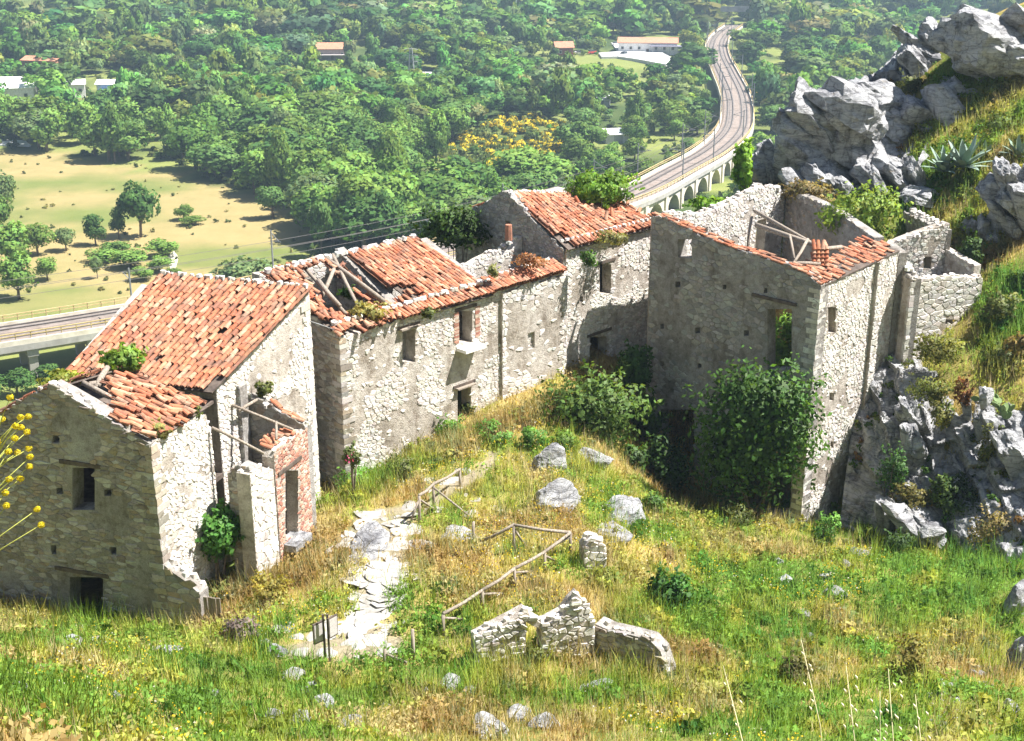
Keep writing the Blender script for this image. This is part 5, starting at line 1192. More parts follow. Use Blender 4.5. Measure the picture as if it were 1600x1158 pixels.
# the bank the line runs on beyond the viaduct is part of the terrain: nothing else needed there
vd = thing('railway_viaduct', 'curving double-track railway viaduct with pale arches crossing the valley', 'viaduct', (RAIL[0].x, RAIL[0].y, 0))
vo = Vector(vd.location)
def sweep(name, prof, mat, i0=0, i1=None, parent=vd, closed=True, step=1):
    i1 = i1 or len(RAIL)-1; m = MB(); n = len(prof); idx = list(range(i0, i1+1, step)); vs = []
    for i in idx: vs += [RAIL[i]+RNX[i]*a+Vector((0, 0, b))-vo for a, b in prof]
    q = n if closed else n-1
    m.add(vs, [(r*n+k, (r+1)*n+k, (r+1)*n+(k+1) % n, r*n+(k+1) % n) for r in range(len(idx)-1) for k in range(q)])
    return m.build(name, mat, parent)
sweep('deck', [(-4.8,-0.5),(-4.8,-1.4),(4.8,-1.4),(4.8,-0.5)], 'concrete')
sweep('ballast', [(-4.3,-0.496),(-3.7,0.0),(3.7,0.0),(4.3,-0.496)], 'ballast')
for o in (-2.75, -1.25, 1.25, 2.75): sweep('rail', [(o-0.11,0.061),(o-0.11,0.24),(o+0.11,0.24),(o+0.11,0.061)], 'rail_steel')
for o in (-2.0, 2.0): sweep('sleeper_bed', [(o-1.25,0.004),(o-1.15,0.06),(o+1.15,0.06),(o+1.25,0.004)], 'sleeper')
for o in (-4.62, 4.62): sweep('parapet', [(o-0.15,-0.498),(o-0.15,0.2),(o+0.15,0.2),(o+0.15,-0.498)], 'pale_stone')
for o in (-4.62, 4.62):
    for z in (0.75, 1.15): sweep('handrail', [(o-0.07,z),(o-0.07,z+0.12),(o+0.07,z+0.12),(o+0.07,z)], 'railing_paint')
    m = MB()
    for i in range(0, len(RAIL)-1, 1): m.box(RAIL[i]+RNX[i]*o+Vector((0, 0, 0.75))-vo, 0.12, 0.12, 0.82)
    m.build('railing_posts', 'railing_paint', vd)
i_arch = [i for i, p in enumerate(RAIL) if 225 < p.y < 345]; ia0, ia1 = i_arch[0], i_arch[-1]
SPN = 5                                                     # samples (10 m) per arch
for i in range(ia0, ia1-SPN, SPN):
    a, b = RAIL[i], RAIL[i+SPN]; dr = (b-a).normalized(); L_ = (b-a).length; nr = Vector((dr.y, -dr.x, 0)); m = MB()
    zg = -1.2; top = RZ-1.404; pts = [(0, zg), (0, top), (L_, top), (L_, zg), (L_-1.0, zg)]; rr = (L_-2.0)/2; spring = top-0.7-rr
    pts += [(L_-1.0-rr*(1-math.cos(k*math.pi/12)), max(spring, zg)+math.sin(k*math.pi/12)*rr) for k in range(13)]+[(1.0, zg)]
    tri = tessellate_polygon([[Vector((p[0], p[1], 0)) for p in pts]]); n = len(pts); vs = []
    for off in (4.4, -4.4): vs += [a+dr*u+nr*off+Vector((0, 0, z-RZ))-vo for u, z in pts]
    fs = [t for t in tri]+[tuple(n+x for x in t[::-1]) for t in tri]+[(k, (k+1) % n, n+(k+1) % n, n+k) for k in range(n)]
    ar = m.add(vs, fs).build('arch', 'pale_stone', vd); bm = bmesh.new(); bm.from_mesh(ar.data); bmesh.ops.recalc_face_normals(bm, faces=bm.faces); bm.to_mesh(ar.data); bm.free()
    MB().box(a+nr*4.48-dr*0.0+Vector((0, 0, -RZ/2-0.9))-vo, 1.5, 0.5, RZ-1.2, rz=math.atan2(dr.y, dr.x)).build('pier', 'pale_stone', vd)
for i in range(4, ia0-6, 4):
    a = RAIL[i]; nr = RNX[i]; rz = math.atan2(nr.y, nr.x)
    zg = float(Gn(np.array([a.x]), np.array([a.y]))[0])
    for o in (-3.6, 3.6): MB().box(a+nr*o+Vector((0, 0, (zg-RZ-3.2)/2-0.5))-vo, 1.1, 1.2, RZ-zg+1.0, rz=rz).build('pier', 'concrete', vd)
    MB().box(a+Vector((0, 0, -1.95))-vo, 9.0, 1.5, 1.08, rz=rz).build('pier_cap', 'concrete', vd)
for o in (-2.8, 0, 2.8): sweep('girder', [(o-0.5,-1.41),(o-0.5,-2.2),(o+0.5,-2.2),(o+0.5,-1.41)], 'concrete', 0, ia0)
SKY_X = [-60,100,115,252,260,415,430,560,700,755,790,985,1020,1180,1235,1245,1300,1400,1430,1480,1700]; SKY_Y = [640,620,575,445,440,440,425,385,380,330,302,310,338,320,300,190,150,60,30,-10,-10]
def mast(i, side, k):
    b = RAIL[i]+RNX[i]*side*4.45; qx, qy, _d = proj((b.x, b.y, RZ+8))
    if qx < 0 or qx > 1600 or qy < 5 or qy > np.interp(qx, SKY_X, SKY_Y)-4: return
    t = thing('catenary_mast', 'overhead-line mast on the railway viaduct', 'mast', (b.x, b.y, RZ-0.5), 'overhead-line masts of the railway')
    MB().tube([(0, 0, 0), (0, 0, 8.5)], [0.16, 0.12], 6).build('pole', 'galvanised', t)
    n = -RNX[i]*side; MB().tube([(0, 0, 6.8), tuple(n*3.0+Vector((0, 0, 7.2)))], 0.07, 5).build('arm', 'galvanised', t)
    MB().tube([(0, 0, 8.2), tuple(n*2.6+Vector((0, 0, 7.15)))], 0.05, 5).build('stay', 'galvanised', t)
for k, i in enumerate(range(6, len(RAIL)-4, 13)):
    mast(i, 1 if k % 2 else -1, k)
    if 225 < RAIL[i].y < 420: mast(i+2, -1 if k % 2 else 1, k)
for o in (-2.0, 2.0):
    for z in (5.6, 6.9): 
        wr = sweep('overhead_wire', [(o-0.03,z),(o,z+0.05),(o+0.03,z)], 'rail_steel', parent=None); 
        wr.location = vo; tag(wr, ('upper' if z > 6 else 'lower')+' overhead wire strung above the railway track '+('on the house side' if o > 0 else 'on the valley side'), 'wire', 'overhead wires of the railway')

# ---------------------------------------------------------------- valley: buildings and works
def far_house(name, label, px, py, w_, d_, h_, rz, wall=(0.72, 0.69, 0.63), roof='clay_roof', rise=1.2, group=None, door=True, nwin=3, storeys=1):
    b = hitv(px, py); t = thing(name, label, 'house', b, group); R = Matrix.Rotation(rz, 3, 'Z')
    MB().box((0, 0, h_/2-0.5), w_, d_, h_+1, wall, rz).build('wall', 'far_paint', t)
    r = MB(); o = 0.5
    vs = [R @ Vector(v) for v in ((-w_/2-o, -d_/2-o, h_), (w_/2+o, -d_/2-o, h_), (w_/2+o, 0, h_+rise), (-w_/2-o, 0, h_+rise), (w_/2+o, d_/2+o, h_), (-w_/2-o, d_/2+o, h_))]
    r.add(vs+[v+Vector((0, 0, -0.2)) for v in vs], [(0, 1, 2, 3), (3, 2, 4, 5), (6, 9, 8, 7), (9, 11, 10, 8), (0, 6, 7, 1), (5, 4, 10, 11), (0, 3, 9, 6), (3, 5, 11, 9), (1, 7, 8, 2), (2, 8, 10, 4)]); r.build('roof', roof, t)
    for s in range(storeys):
        for k in range(nwin):
            x = (k+0.5)/nwin*w_-w_/2; z = (s+0.5)*h_/storeys+0.1
            if k == nwin//2 and s == 0 and door: f = MB().box(R @ Vector((x, -d_/2-0.02, 1.0)), 1.1, 0.14, 2.1, (0.15, 0.1, 0.07), rz).build('door', 'far_paint', t); continue
            f = MB().box(R @ Vector((x, -d_/2-0.02, z)), 1.2, 0.14, 1.25, (0.6, 0.57, 0.5), rz).build('window', 'far_paint', t)
            MB().box(R @ Vector((x, -d_/2-0.10, z)), 0.95, 0.04, 1.0, rz=rz).build('pane', 'dark_glass', f)
    return t
hA = far_house('farmhouse', 'small farmhouse with a red roof alone on a clearing among trees', 520, 92, 12, 7, 4.2, 0.08, (0.30, 0.24, 0.23), 'clay_roof', 2.2)
MB().box((0, -4.6, 2.0), 12.5, 2.6, 0.2, (0.55, 0.5, 0.48), 0.08).build('porch_roof', 'far_paint', hA)
hB = far_house('hut', 'dark little hut with a red roof beside the white yard', 880, 88, 7, 5, 3.6, 0.2, (0.24, 0.09, 0.07), 'clay_roof', 2.2, nwin=2)
hC = far_house('roadhouse', 'white low roadhouse with a terracotta roof on the pale yard', 1012, 82, 24, 13, 4.5, -0.12, (0.80, 0.79, 0.77), 'clay_roof', 1.6, nwin=7)
MB().box((8, -8.5, 3.4), 16, 5, 0.25, (0.25, 0.24, 0.3), -0.12).build('canopy', 'far_paint', hC)
for k in range(5): MB().box((1+k*3.4, -10.2, 1.7), 0.25, 0.25, 3.4, (0.5, 0.5, 0.5)).build('canopy_post', 'far_paint', hC)
for lab, px, py, w_, d_, h_, rz in (('pale house half hidden by trees at the valley edge, nearest the corner', 20, 160, 15, 9, 5, 0.2), ('white house behind the pale one at the valley edge', 6, 150, 12, 8, 5, 0.1), ('brick-coloured house with scaffolding look among the left trees', 72, 122, 13, 8, 6.5, -0.2),
        ('white cottage between trees left of the poplars', 112, 152, 9, 7, 4.5, 0.3), ('white cottage with a blue awning among the left trees', 176, 152, 8, 6, 4.5, 0.0), ('long white shed roof among the left trees', 40, 182, 14, 5, 2.5, 0.2)):
    hh = far_house('cottage', lab, px, py, w_, d_, h_, rz, (0.8, 0.79, 0.76) if 'brick' not in lab else (0.42, 0.22, 0.14), 'limewash' if 'white' in lab or 'pale' in lab else 'clay_roof', 1.2, 'cottages among the trees')
    if 'awning' in lab: MB().box((0, -3.6, 3.0), 6, 1.8, 0.15, (0.06, 0.2, 0.6)).build('awning', 'far_paint', hh)
def sheet(name, poly, mat, dz=0.25, label=None):
    c = [hitv(*p) for p in poly]; z = max(p.z for p in c)+dz; m = MB(); n = len(c)
    m.add([Vector((p.x, p.y, z)) for p in c]+[Vector((p.x, p.y, z-6)) for p in c], [tuple(range(n))]+[(k, (k+1) % n, n+(k+1) % n, n+k) for k in range(n)])
    o = structure(m.build(name, mat)); bm = bmesh.new(); bm.from_mesh(o.data); bmesh.ops.recalc_face_normals(bm, faces=bm.faces); bm.to_mesh(o.data); bm.free(); return o
sheet('parking_yard', [(956,68),(1000,66),(1050,66),(1058,80),(1035,88),(1062,104),(1040,108),(990,96),(965,92),(940,92),(935,86),(965,84)], 'asphalt')
sheet('road', [(1155,22),(1185,8),(1200,10),(1172,24),(1168,30)], 'asphalt'); sheet('track', [(888,56),(912,52),(914,58),(890,62)], 'asphalt')
sheet('dirt_track', [(262,402),(272,394),(279,404),(273,425),(270,446),(262,446),(266,420)], 'pale_stone', 0.08); sheet('river', [(556,272),(575,268),(590,280),(588,300),(572,310),(566,300),(560,285)], 'river_gravel', 0.1); sheet('river_bank', [(-20,218),(40,222),(48,230),(-20,228)], 'river_gravel', 0.1)
def shed(label, px, py, w_, d_, h_, rz):
    b = hitv(px, py); t = thing('shed', label, 'shed', b, 'pale metal-roofed sheds'); MB().box((0, 0, h_/2-0.5), w_, d_, h_+1, (0.5, 0.52, 0.58), rz).build('wall', 'far_paint', t)
    R = Matrix.Rotation(rz, 3, 'Z') @ Matrix.Rotation(0.14, 3, 'X'); MB().box((0, 0, h_+0.3), w_+0.8, d_+0.8, 0.25, (0.8, 0.8, 0.82), rot=R).build('roof', 'far_paint', t)
    MB().box(Matrix.Rotation(rz, 3, 'Z') @ Vector((0, -d_/2-0.03, 1.1)), 2.4, 0.1, 2.2, (0.3, 0.32, 0.35), rz).build('door', 'far_paint', t)
shed('white-roofed shed among trees below the yard', 938, 165, 6, 7, 2.5, -0.1); shed('white-roofed shed hidden in trees near the viaduct', 962, 222, 7, 5, 2.5, 0.2); shed('white-roofed shed beside the power pylon', 664, 132, 7, 5, 3, -0.2)
def car(px, py, label, col, k):
    b = hitv(px, py); b.z += 0.28; t = thing('parked_car', label, 'car', b, 'cars parked on the yard'); rz = 0.3*k
    MB().box((0, 0, 0.62), 4.2, 1.75, 0.7, col, rz).build('body', 'far_paint', t); MB().box((0, 0, 1.2), 2.3, 1.6, 0.55, (0.05, 0.06, 0.07), rz).build('cabin', 'far_paint', t)
    R = Matrix.Rotation(rz, 3, 'Z')
    for x in (-1.3, 1.3):
        for y in (-0.8, 0.8): MB().tube([R @ Vector((x, y-0.1, 0.32)), R @ Vector((x, y+0.1, 0.32))], 0.32, 8, (0.03, 0.03, 0.03)).build('wheel', 'far_paint', t)
car(906, 86, 'white car parked between the hut and the yard', (0.8, 0.8, 0.8), 0); car(924, 85, 'red car parked between the hut and the yard', (0.5, 0.06, 0.05), 2); car(962, 72, 'white car at the far end of the yard', (0.8, 0.8, 0.8), 1); car(975, 88, 'dark car in the middle of the pale yard', (0.08, 0.09, 0.1), 3)
def overpass():
    c = RAIL[-8]+Vector((4, 12, 0)); t = thing('road_overpass', 'concrete road overpass crossing the railway at the valley end', 'bridge', (c.x, c.y, RZ-1))
    MB().box((0, 0, 8.2), 30, 6, 1.6, rz=-0.05).build('deck', 'concrete', t); MB().box((0, -2.9, 9.5), 30, 0.25, 1.0, rz=-0.05).build('parapet', 'concrete', t)
    for x in (-11, 8): MB().box((x, 0, 3.4), 3.2, 5.6, 9.5, rz=-0.05).build('abutment', 'concrete', t)
overpass()
def pylon(px, py, hpx, label):
    b = hitv(px, py); k = proj(b)[2]/F; h = hpx*k; t = thing('power_pylon', label, 'pylon', b); m = MB(); w0 = h*0.09
    for sx in (-1, 1):
        for sy in (-1, 1): MB().tube([(sx*w0, sy*w0, -0.5), (sx*w0*0.25, sy*w0*0.25, h)], 0.13, 4).build('leg', 'galvanised', t)
    for j in range(9):
        z0, z1 = h*j/9, h*(j+1)/9; s0, s1 = w0*(1-0.75*j/9), w0*(1-0.75*(j+1)/9)
        for (ax, ay, bx, by) in ((-1, -1, 1, -1), (1, -1, 1, 1), (1, 1, -1, 1), (-1, 1, -1, -1)):
            m.tube([(ax*s0, ay*s0, z0), (bx*s1, by*s1, z1)], 0.07, 3); m.tube([(bx*s0, by*s0, z0), (ax*s1, ay*s1, z1)], 0.07, 3)
    m.build('bracing', 'galvanised', t)
    for z in (0.72, 0.85, 0.97): MB().tube([(-h*0.14, 0, h*z), (0, 0, h*z+0.4), (h*0.14, 0, h*z)], 0.12, 4).build('crossarm', 'galvanised', t)
pylon(644, 152, 74, 'grey lattice power pylon standing among the valley trees')
def lampmast(px, py, hpx):
    b = hitv(px, py); h = hpx*proj(b)[2]/F; t = thing('lamp_mast', 'tall thin lamp mast among trees beyond the crag', 'mast', b)
    MB().tube([(0, 0, 0), (0, 0, h)], [0.3, 0.2], 6).build('pole', 'galvanised', t); MB().box((0, 0, h), 3.0, 0.6, 0.35).build('lamp_head', 'galvanised', t)
lampmast(1211, 48, 46); 
mv = thing('motorway_viaduct', 'distant motorway viaduct on tall white piers along the top edge', 'viaduct', hitv(850, 9)); mo = Vector(mv.location)
for px, py in ((704,12),(802,10),(895,7),(992,5),(600,6),(1085,4)):
    b = hitv(px, py); b.z -= 2; MB().box(Vector((0, 0, 13))+b-mo, 4.0, 3.0, 30, (0.74, 0.74, 0.75)).build('pier', 'far_paint', mv)
MB().box((0, 4, 28), 320, 11, 2.5, (0.66, 0.66, 0.66), 0.02).build('deck', 'far_paint', mv)

# ---------------------------------------------------------------- valley: trees
GREENS = [(0.108, 0.213, 0.046), (0.137, 0.245, 0.059), (0.083, 0.171, 0.046), (0.158, 0.278, 0.062), (0.116, 0.217, 0.062), (0.166, 0.245, 0.101), (0.075, 0.152, 0.043), (0.141, 0.231, 0.05)]
def unit_tree(k, n, leaf, lobes=20, tall=1.0):
    """tree of height 10, crown radius ~3.4"""
    rng = np.random.default_rng(50+k); p, nr, kk = crown_pts(n, (4.1, 4.1, 4.4*tall), lobes, rng, 0.25, 0.85, -0.5)
    V, N_ = quad_leaves(p+np.array([0, 0, 5.6]), nr, leaf, 1.35, True, rng, 0.6)
    return V, N_, leaf_cols(n, GREENS[k % 8], rng, 0.2, kk, 0.22)
TREE_ME = []
for k in range(8):
    V, N_, cc = unit_tree(k, 1900, 0.54, 22, 1.0 if k % 3 else 1.15)
    cm = np_mesh('crown', V, 4, cc, 'far_leaf', N_)
    tm_ = MB(); rg = random.Random(k)
    tm_.tube([(0, 0, -0.5), (rg.uniform(-.2, .2), rg.uniform(-.2, .2), 2.5), (rg.uniform(-.4, .4), rg.uniform(-.4, .4), 6.5)], [0.32, 0.24, 0.08], 6)
    for q in range(4): a = q*1.6+rg.random(); tm_.tube([(0, 0, 2.0+q*0.6), (math.cos(a)*1.9, math.sin(a)*1.9, 4.4+q*0.6)], [0.14, 0.05], 5)
    TREE_ME.append((cm, tm_.mesh('trunk', 'bark', True)))
def tree(name, label, b, h, wd, k, group=None):
    t = thing(name, label, 'tree', b, group); t.scale = (wd/8.0, wd/8.0, h/10.0); t.rotation_euler = (0, 0, random.uniform(0, 6.28))
    for me, nm in zip(TREE_ME[k % 8], ('crown', 'trunk')):
        o = bpy.data.objects.new(nm, me); C.objects.link(o); o.parent = t
    return t
def tree_px(name, label, px, pyb, hpx, wpx, k, group=None):
    b = hitv(px, pyb); s = proj(b)[2]/F; return tree(name, label, b, hpx*s*1.04, wpx*s, k, group)
tree_px('tree', 'lone round tree with a dark shadow on the dry field', 427, 343, 54, 54, 4)
tree_px('tree', 'tallest tree of the clump on the dry field', 220, 372, 88, 66, 2)
tree_px('tree', 'dark round tree next to the tallest of the field clump', 150, 384, 46, 42, 6)
tree_px('tree', 'narrow tree between the two bigger ones of the field clump', 186, 374, 46, 28, 6)
tree_px('tree', 'small grey-green tree at the left end of the field clump', 104, 392, 38, 36, 5)
tree_px('tree', 'small conical tree alone on the lower field', 153, 437, 36, 20, 5)
gl = 'trees in the lower corner of the field'
for i, (px, pyb, hp, wp, k) in enumerate(((20,420,70,70,3),(60,400,50,50,7),(30,470,70,66,3),(-10,380,90,60,1),(10,345,80,40,5),(75,440,36,40,3))):
    tree_px('tree', 'light green tree in the thicket at the lower field corner', px, pyb, hp, wp, k, gl)
gs = 'shrubs scattered on the dry field'
for px, pyb, hp, wp, k in ((288,345,24,34,7),(258,402,26,60,3),(205,418,28,70,3),(250,425,24,50,3),(180,400,22,50,1),(225,440,20,44,3),(300,352,14,40,7),(160,412,20,60,3),(270,440,18,40,7)):
    tree_px('shrub', 'low green shrub on the dry field around the tree clump', px, pyb, hp, wp, k, gs)
for px, pyb, hp, wp, k in ((-20,640,60,60,6),(30,622,46,60,2),(80,612,40,50,6),(130,600,36,46,2)): tree_px('tree', 'dark tree added as shade below the near end of the viaduct', px, pyb, hp, wp, k, 'trees under the viaduct')  # trees added to darken the bright ground under the deck
tree_px('bush', 'grey-green bushy tree top just behind the whole tile roof', 385, 470, 70, 90, 5)
# woods
def railclear(x, y, r=9): return ((RXY[:, 0]-x)**2+(RXY[:, 1]-y)**2).min() > r*r
BROOM = [(690,250),(720,215),(770,190),(850,178),(885,200),(880,235),(840,262),(770,275),(700,282)]
BROOM2 = [(640,280),(700,255),(720,285),(650,305)]
CLEAR = [[(935,64),(1068,64),(1075,108),(1000,112),(905,108),(860,104),(850,90),(935,90)], [(500,78),(620,74),(625,92),(590,104),(500,100)], [(1200,72),(1232,60),(1225,120),(1185,150),(1180,110)], [(1180,110),(1215,120),(1205,148),(1178,160)], [(548,268),(592,262),(596,305),(560,314)], [(640,300),(740,272),(760,300),(690,330),(640,330)], [(0,140),(60,140),(60,172),(0,186)],
         [(0,-5),(95,-5),(130,8),(60,40),(0,50)], [(930,140),(955,140),(955,172),(925,172)], [(945,200),(980,196),(985,228),(945,232)], [(640,118),(690,112),(690,140),(640,150)], [(95,138),(190,138),(190,165),(95,165)], [(-10,214),(60,220),(60,236),(-10,232)]]
SHOW = [sq(1118,28,1178,52), sq(925,142,955,170), sq(945,200,982,226), sq(-5,138,60,170), sq(95,140,190,164), sq(498,76,545,98), sq(935,60,1065,108), sq(868,74,935,96), sq(560,268,590,300), sq(-10,214,50,228)]
trees = []; broom = []
y_ = 235.0
cand = []
sp = 5.2
while y_ < 1080:
    sp = 5.8 if y_ < 420 else (7.2 if y_ < 620 else 9.5); x_ = -0.48*y_-20
    while x_ < 0.46*y_+20:
        cand.append((x_+random.uniform(-.45, .45)*sp, y_+random.uniform(-.45, .45)*sp, sp)); x_ += sp
    y_ += sp*0.9
ca = np.array(cand); cz = hill_far(ca[:, 0], ca[:, 1]); cpx, cpy = px_of(ca[:, 0], ca[:, 1], cz)
dn = fbm(ca[:, 0]*0.02, ca[:, 1]*0.02)
for (x, y, sp), z, px, py, de in zip(cand, cz, cpx, cpy, dn):
    if px < -60 or px > 1660 or py < -40: continue
    if not railclear(x, y): continue
    if inpoly(px, py, FIELD_PX) or any(inpoly(px, py, q) for q in CLEAR): continue
    if px < 480 and py > 345: continue
    h = random.choice((random.uniform(4.5, 8), random.uniform(7, 12)))*(1.0+0.3*(y > 560)); h *= 0.6+0.8*de
    if inpoly(px, py, BROOM) or inpoly(px, py, BROOM2):
        if random.random() < 0.80: broom.append((x, y, z)); continue
        h *= 0.6
    d = y*CP-(z-CAMZ)*SP
    top = py-h*F*0.94/d
    if top > np.interp(px, SKY_X, SKY_Y)+8: continue
    if random.random() < 0.08 or (de < 0.43 and random.random() < 0.55): continue
    if 930 < px < 1145 and y < 345 and py > 225:
        j_ = int(np.argmin(np.abs(RXY[:, 0]/RXY[:, 1]-x/y)+(RXY[:, 1] > 350)*9)); 
        if y < RXY[j_, 1]: continue
    if px < 560 and py > 150 and random.random() < 0.6: h = random.uniform(9, 14)
    if inpoly(px, py-14, BROOM) or inpoly(px, py-26, BROOM) or any(inpoly(px, py-o_, q) for q in SHOW for o_ in (8, 16, 26)): h = min(h, random.uniform(1.8, 3.2))
    wd = h*random.uniform(0.85, 1.2)*(1.15 if y > 560 else 1); q_ = random.random()
    if q_ < 0.16: h *= 1.35; wd *= 0.62
    elif q_ > 0.82: wd *= 1.35
    trees.append((d, x, y, float(z), h, wd))
trees.sort(); print('TREES', len(trees), 'BROOM', len(broom))
gw = {0: ('trees along the river edge of the field', 'broadleaf tree in the wooded belt bordering the dry field'), 1: ('trees between field and viaduct', 'broadleaf tree in the wood between the row of houses and the viaduct'), 2: ('trees beside the viaduct', 'broadleaf tree in the wood on the hill side of the viaduct')}
for i, (d, x, y, z, h, wd) in enumerate(trees[:290]):
    px = proj((x, y, z))[0]; q = 0 if px < 560 else (1 if px < 1080 else 2)
    tree('tree', gw[q][1], Vector((x, y, z-0.2)), h, wd, random.choice((0, 1, 3, 4, 7, 2, 5, 1, 3)), gw[q][0])
Vs, Ns, Cs = [], [], []
base = [unit_tree(k, 460, 0.95, 12) for k in range(8)]; base2 = [unit_tree(k+8, 200, 1.45, 9) for k in range(8)]
for d, x, y, z, h, wd in trees[290:]:
    V, N_, cc = random.choice(base if d < 560 else base2); a = random.uniform(0, 6.28); ca_, sa = math.cos(a), math.sin(a)
    n = int(len(V)); R = np.array([[ca_, -sa, 0], [sa, ca_, 0], [0, 0, 1]]); s = np.array([wd/8, wd/8, h/10])
    Vs.append((V*s)@R.T+np.array([x, y, z-0.3])); Ns.append(N_@R.T)
    tint = np.array([random.uniform(0.7, 1.4), random.uniform(0.85, 1.2), random.uniform(0.7, 1.3)])*random.uniform(0.65, 1.4); Cs.append(cc*tint)
stuff(link('forest', np_mesh('forest', np.concatenate(Vs), 4, np.concatenate(Cs), 'far_leaf', np.concatenate(Ns))), 'green broadleaf forest covering the far valley floor and slopes', 'forest')
del Vs, Ns, Cs
# yellow broom in flower and rough scrub
def clumps(name, pts, sizes, cols, n, leaf, label, cat, flower=None, mat='far_leaf'):
    Vs, Ns, Cs = [], [], []
    for (x, y, z), s, c in zip(pts, sizes, cols):
        p, nr, kk = crown_pts(n, (s, s, s*0.75), 8, RNG); V, N_ = quad_leaves(p+np.array([x, y, z+s*0.35]), nr, leaf*s, 1.3, True)
        cc = leaf_cols(n, c, RNG, 0.22)
        if flower is not None: m_ = (RNG.random(n) < flower[1]) & (p[:, 2] > -0.1*s); cc[m_] = np.array(flower[0])*RNG.uniform(0.8, 1.15, (m_.sum(), 1))
        Vs.append(V); Ns.append(N_); Cs.append(cc)
    return stuff(link(name, np_mesh(name, np.concatenate(Vs), 4, np.concatenate(Cs), mat, np.concatenate(Ns))), label, cat)
bp = broom+[tuple(hitv(px, py)) for px, py in ((1188,165),(1196,168),(1183,150),(1190,100),(1175,140),(1170,36),(1180,33),(1186,158),(1200,152),(640,302),(660,290))]
ex = []
for _ in range(420):
    p = random.choice(BROOM); q = random.choice(BROOM); t = random.random(); hv = hitv(p[0]*(1-t)+q[0]*t+random.uniform(-12, 12), p[1]*(1-t)+q[1]*t+random.uniform(-6, 6))
    if inpoly(*proj(hv)[:2], BROOM): ex.append(tuple(hv))
bp += ex
isf = fbm(np.array([b[0] for b in bp])*0.09, np.array([b[1] for b in bp])*0.05)
fl = [b for b, f in zip(bp, isf) if f > 0.50]; sc = [b for b, f in zip(bp, isf) if f <= 0.50]
clumps('broom_scrub', fl, [random.uniform(0.9, 1.9) for _ in fl], [(0.16, 0.19, 0.05)]*len(fl), 60, 0.42, 'yellow flowering broom on the slope below the white-roofed sheds', 'broom', ((0.70, 0.55, 0.04), 0.6))
clumps('green_scrub', sc, [random.uniform(1.0, 2.2) for _ in sc], [random.choice(((0.12, 0.17, 0.05), (0.15, 0.19, 0.06), (0.09, 0.14, 0.04))) for _ in sc], 60, 0.42, 'low green scrub among the flowering broom', 'scrub')
fs = []
for _ in range(120):
    px, py = random.uniform(-10, 470), random.uniform(240, 470)
    if inpoly(px, py, FIELD_PX): fs.append(tuple(hitv(px, py)))
clumps('field_weeds', fs, [random.uniform(0.25, 0.8) for _ in fs], [random.choice(((0.14, 0.17, 0.06), (0.22, 0.22, 0.08), (0.10, 0.13, 0.05))) for _ in fs], 24, 0.6, 'small weeds dotted over the dry field', 'weeds')
# underwood: low scrub filling between the trunks at the wood's edge and on the clearings
us = []
for _ in range(1500):
    px, py = random.uniform(-20, 1450), random.uniform(20, 420); 
    if py > np.interp(px, SKY_X, SKY_Y)+10 or inpoly(px, py, FIELD_PX): continue
    hv = hitv(px, py)
    if railclear(hv.x, hv.y, 7.5) and not (inpoly(px, py, CLEAR[0]) and py > 64 and py < 95): us.append(tuple(hv))
clumps('undergrowth', us, [random.uniform(0.8, 2.2) for _ in us], [random.choice(((0.11, 0.16, 0.05), (0.14, 0.18, 0.06), (0.08, 0.13, 0.04))) for _ in us], 40, 0.5, 'green undergrowth between the valley trees', 'undergrowth')

# ---------------------------------------------------------------- hill top: grasses and flowers
def site_points(n, dens=None):
    out = []
    x = RNG.uniform(-24, 34, n); y = RNG.uniform(9, 70, n); z = Gs(x, y); px, py = px_of(x, y, z)
    ok = (px > -40) & (px < 1640) & (py < 1190) & (py > 0)
    for p in PATH_PX: ok &= ~(inpoly_np(px, py, p) & (RNG.random(n) > 0.08))
    # inside the houses nothing is seen
    for q in ([xy(c1), along(xy(c1), l1, 6.2), pb, pr], [xy(g0), gb, xy(rl2), xy(el2)], [xy(A3), b3, along(b3, s3, 4), along(xy(A3), s3, 4.6)]):
        ok &= ~inpoly_np(x, y, list(q))
    return x[ok], y[ok], z[ok], px[ok], py[ok]
def blades(x, y, z, per, hmin, hmax, wd, cols, spread, lean=0.35):
    n = len(x)*per; X = np.repeat(x, per)+RNG.normal(0, spread, n); Y = np.repeat(y, per)+RNG.normal(0, spread, n); Z = Gs(X, Y)-0.03
    h = RNG.uniform(hmin, hmax, n)*np.repeat(RNG.uniform(0.6, 1.25, len(x)), per); az = RNG.uniform(0, 6.28, n); le = np.abs(RNG.normal(0, lean, n))*h
    b = np.c_[X, Y, Z]; t = b+np.c_[np.cos(az)*le, np.sin(az)*le, h]; s = np.c_[-np.sin(az+1), np.cos(az+1), np.zeros(n)]*(wd*RNG.uniform(0.6, 1.3, n))[:, None]/2
    V = np.stack([b-s, b+s, t], 1); c = np.repeat(cols, per, axis=0)*RNG.uniform(0.8, 1.2, (n, 1))
    nr = unit(np.c_[np.cos(az+1)*0.35, np.sin(az+1)*0.35, np.ones(n)])
    return V, c, nr
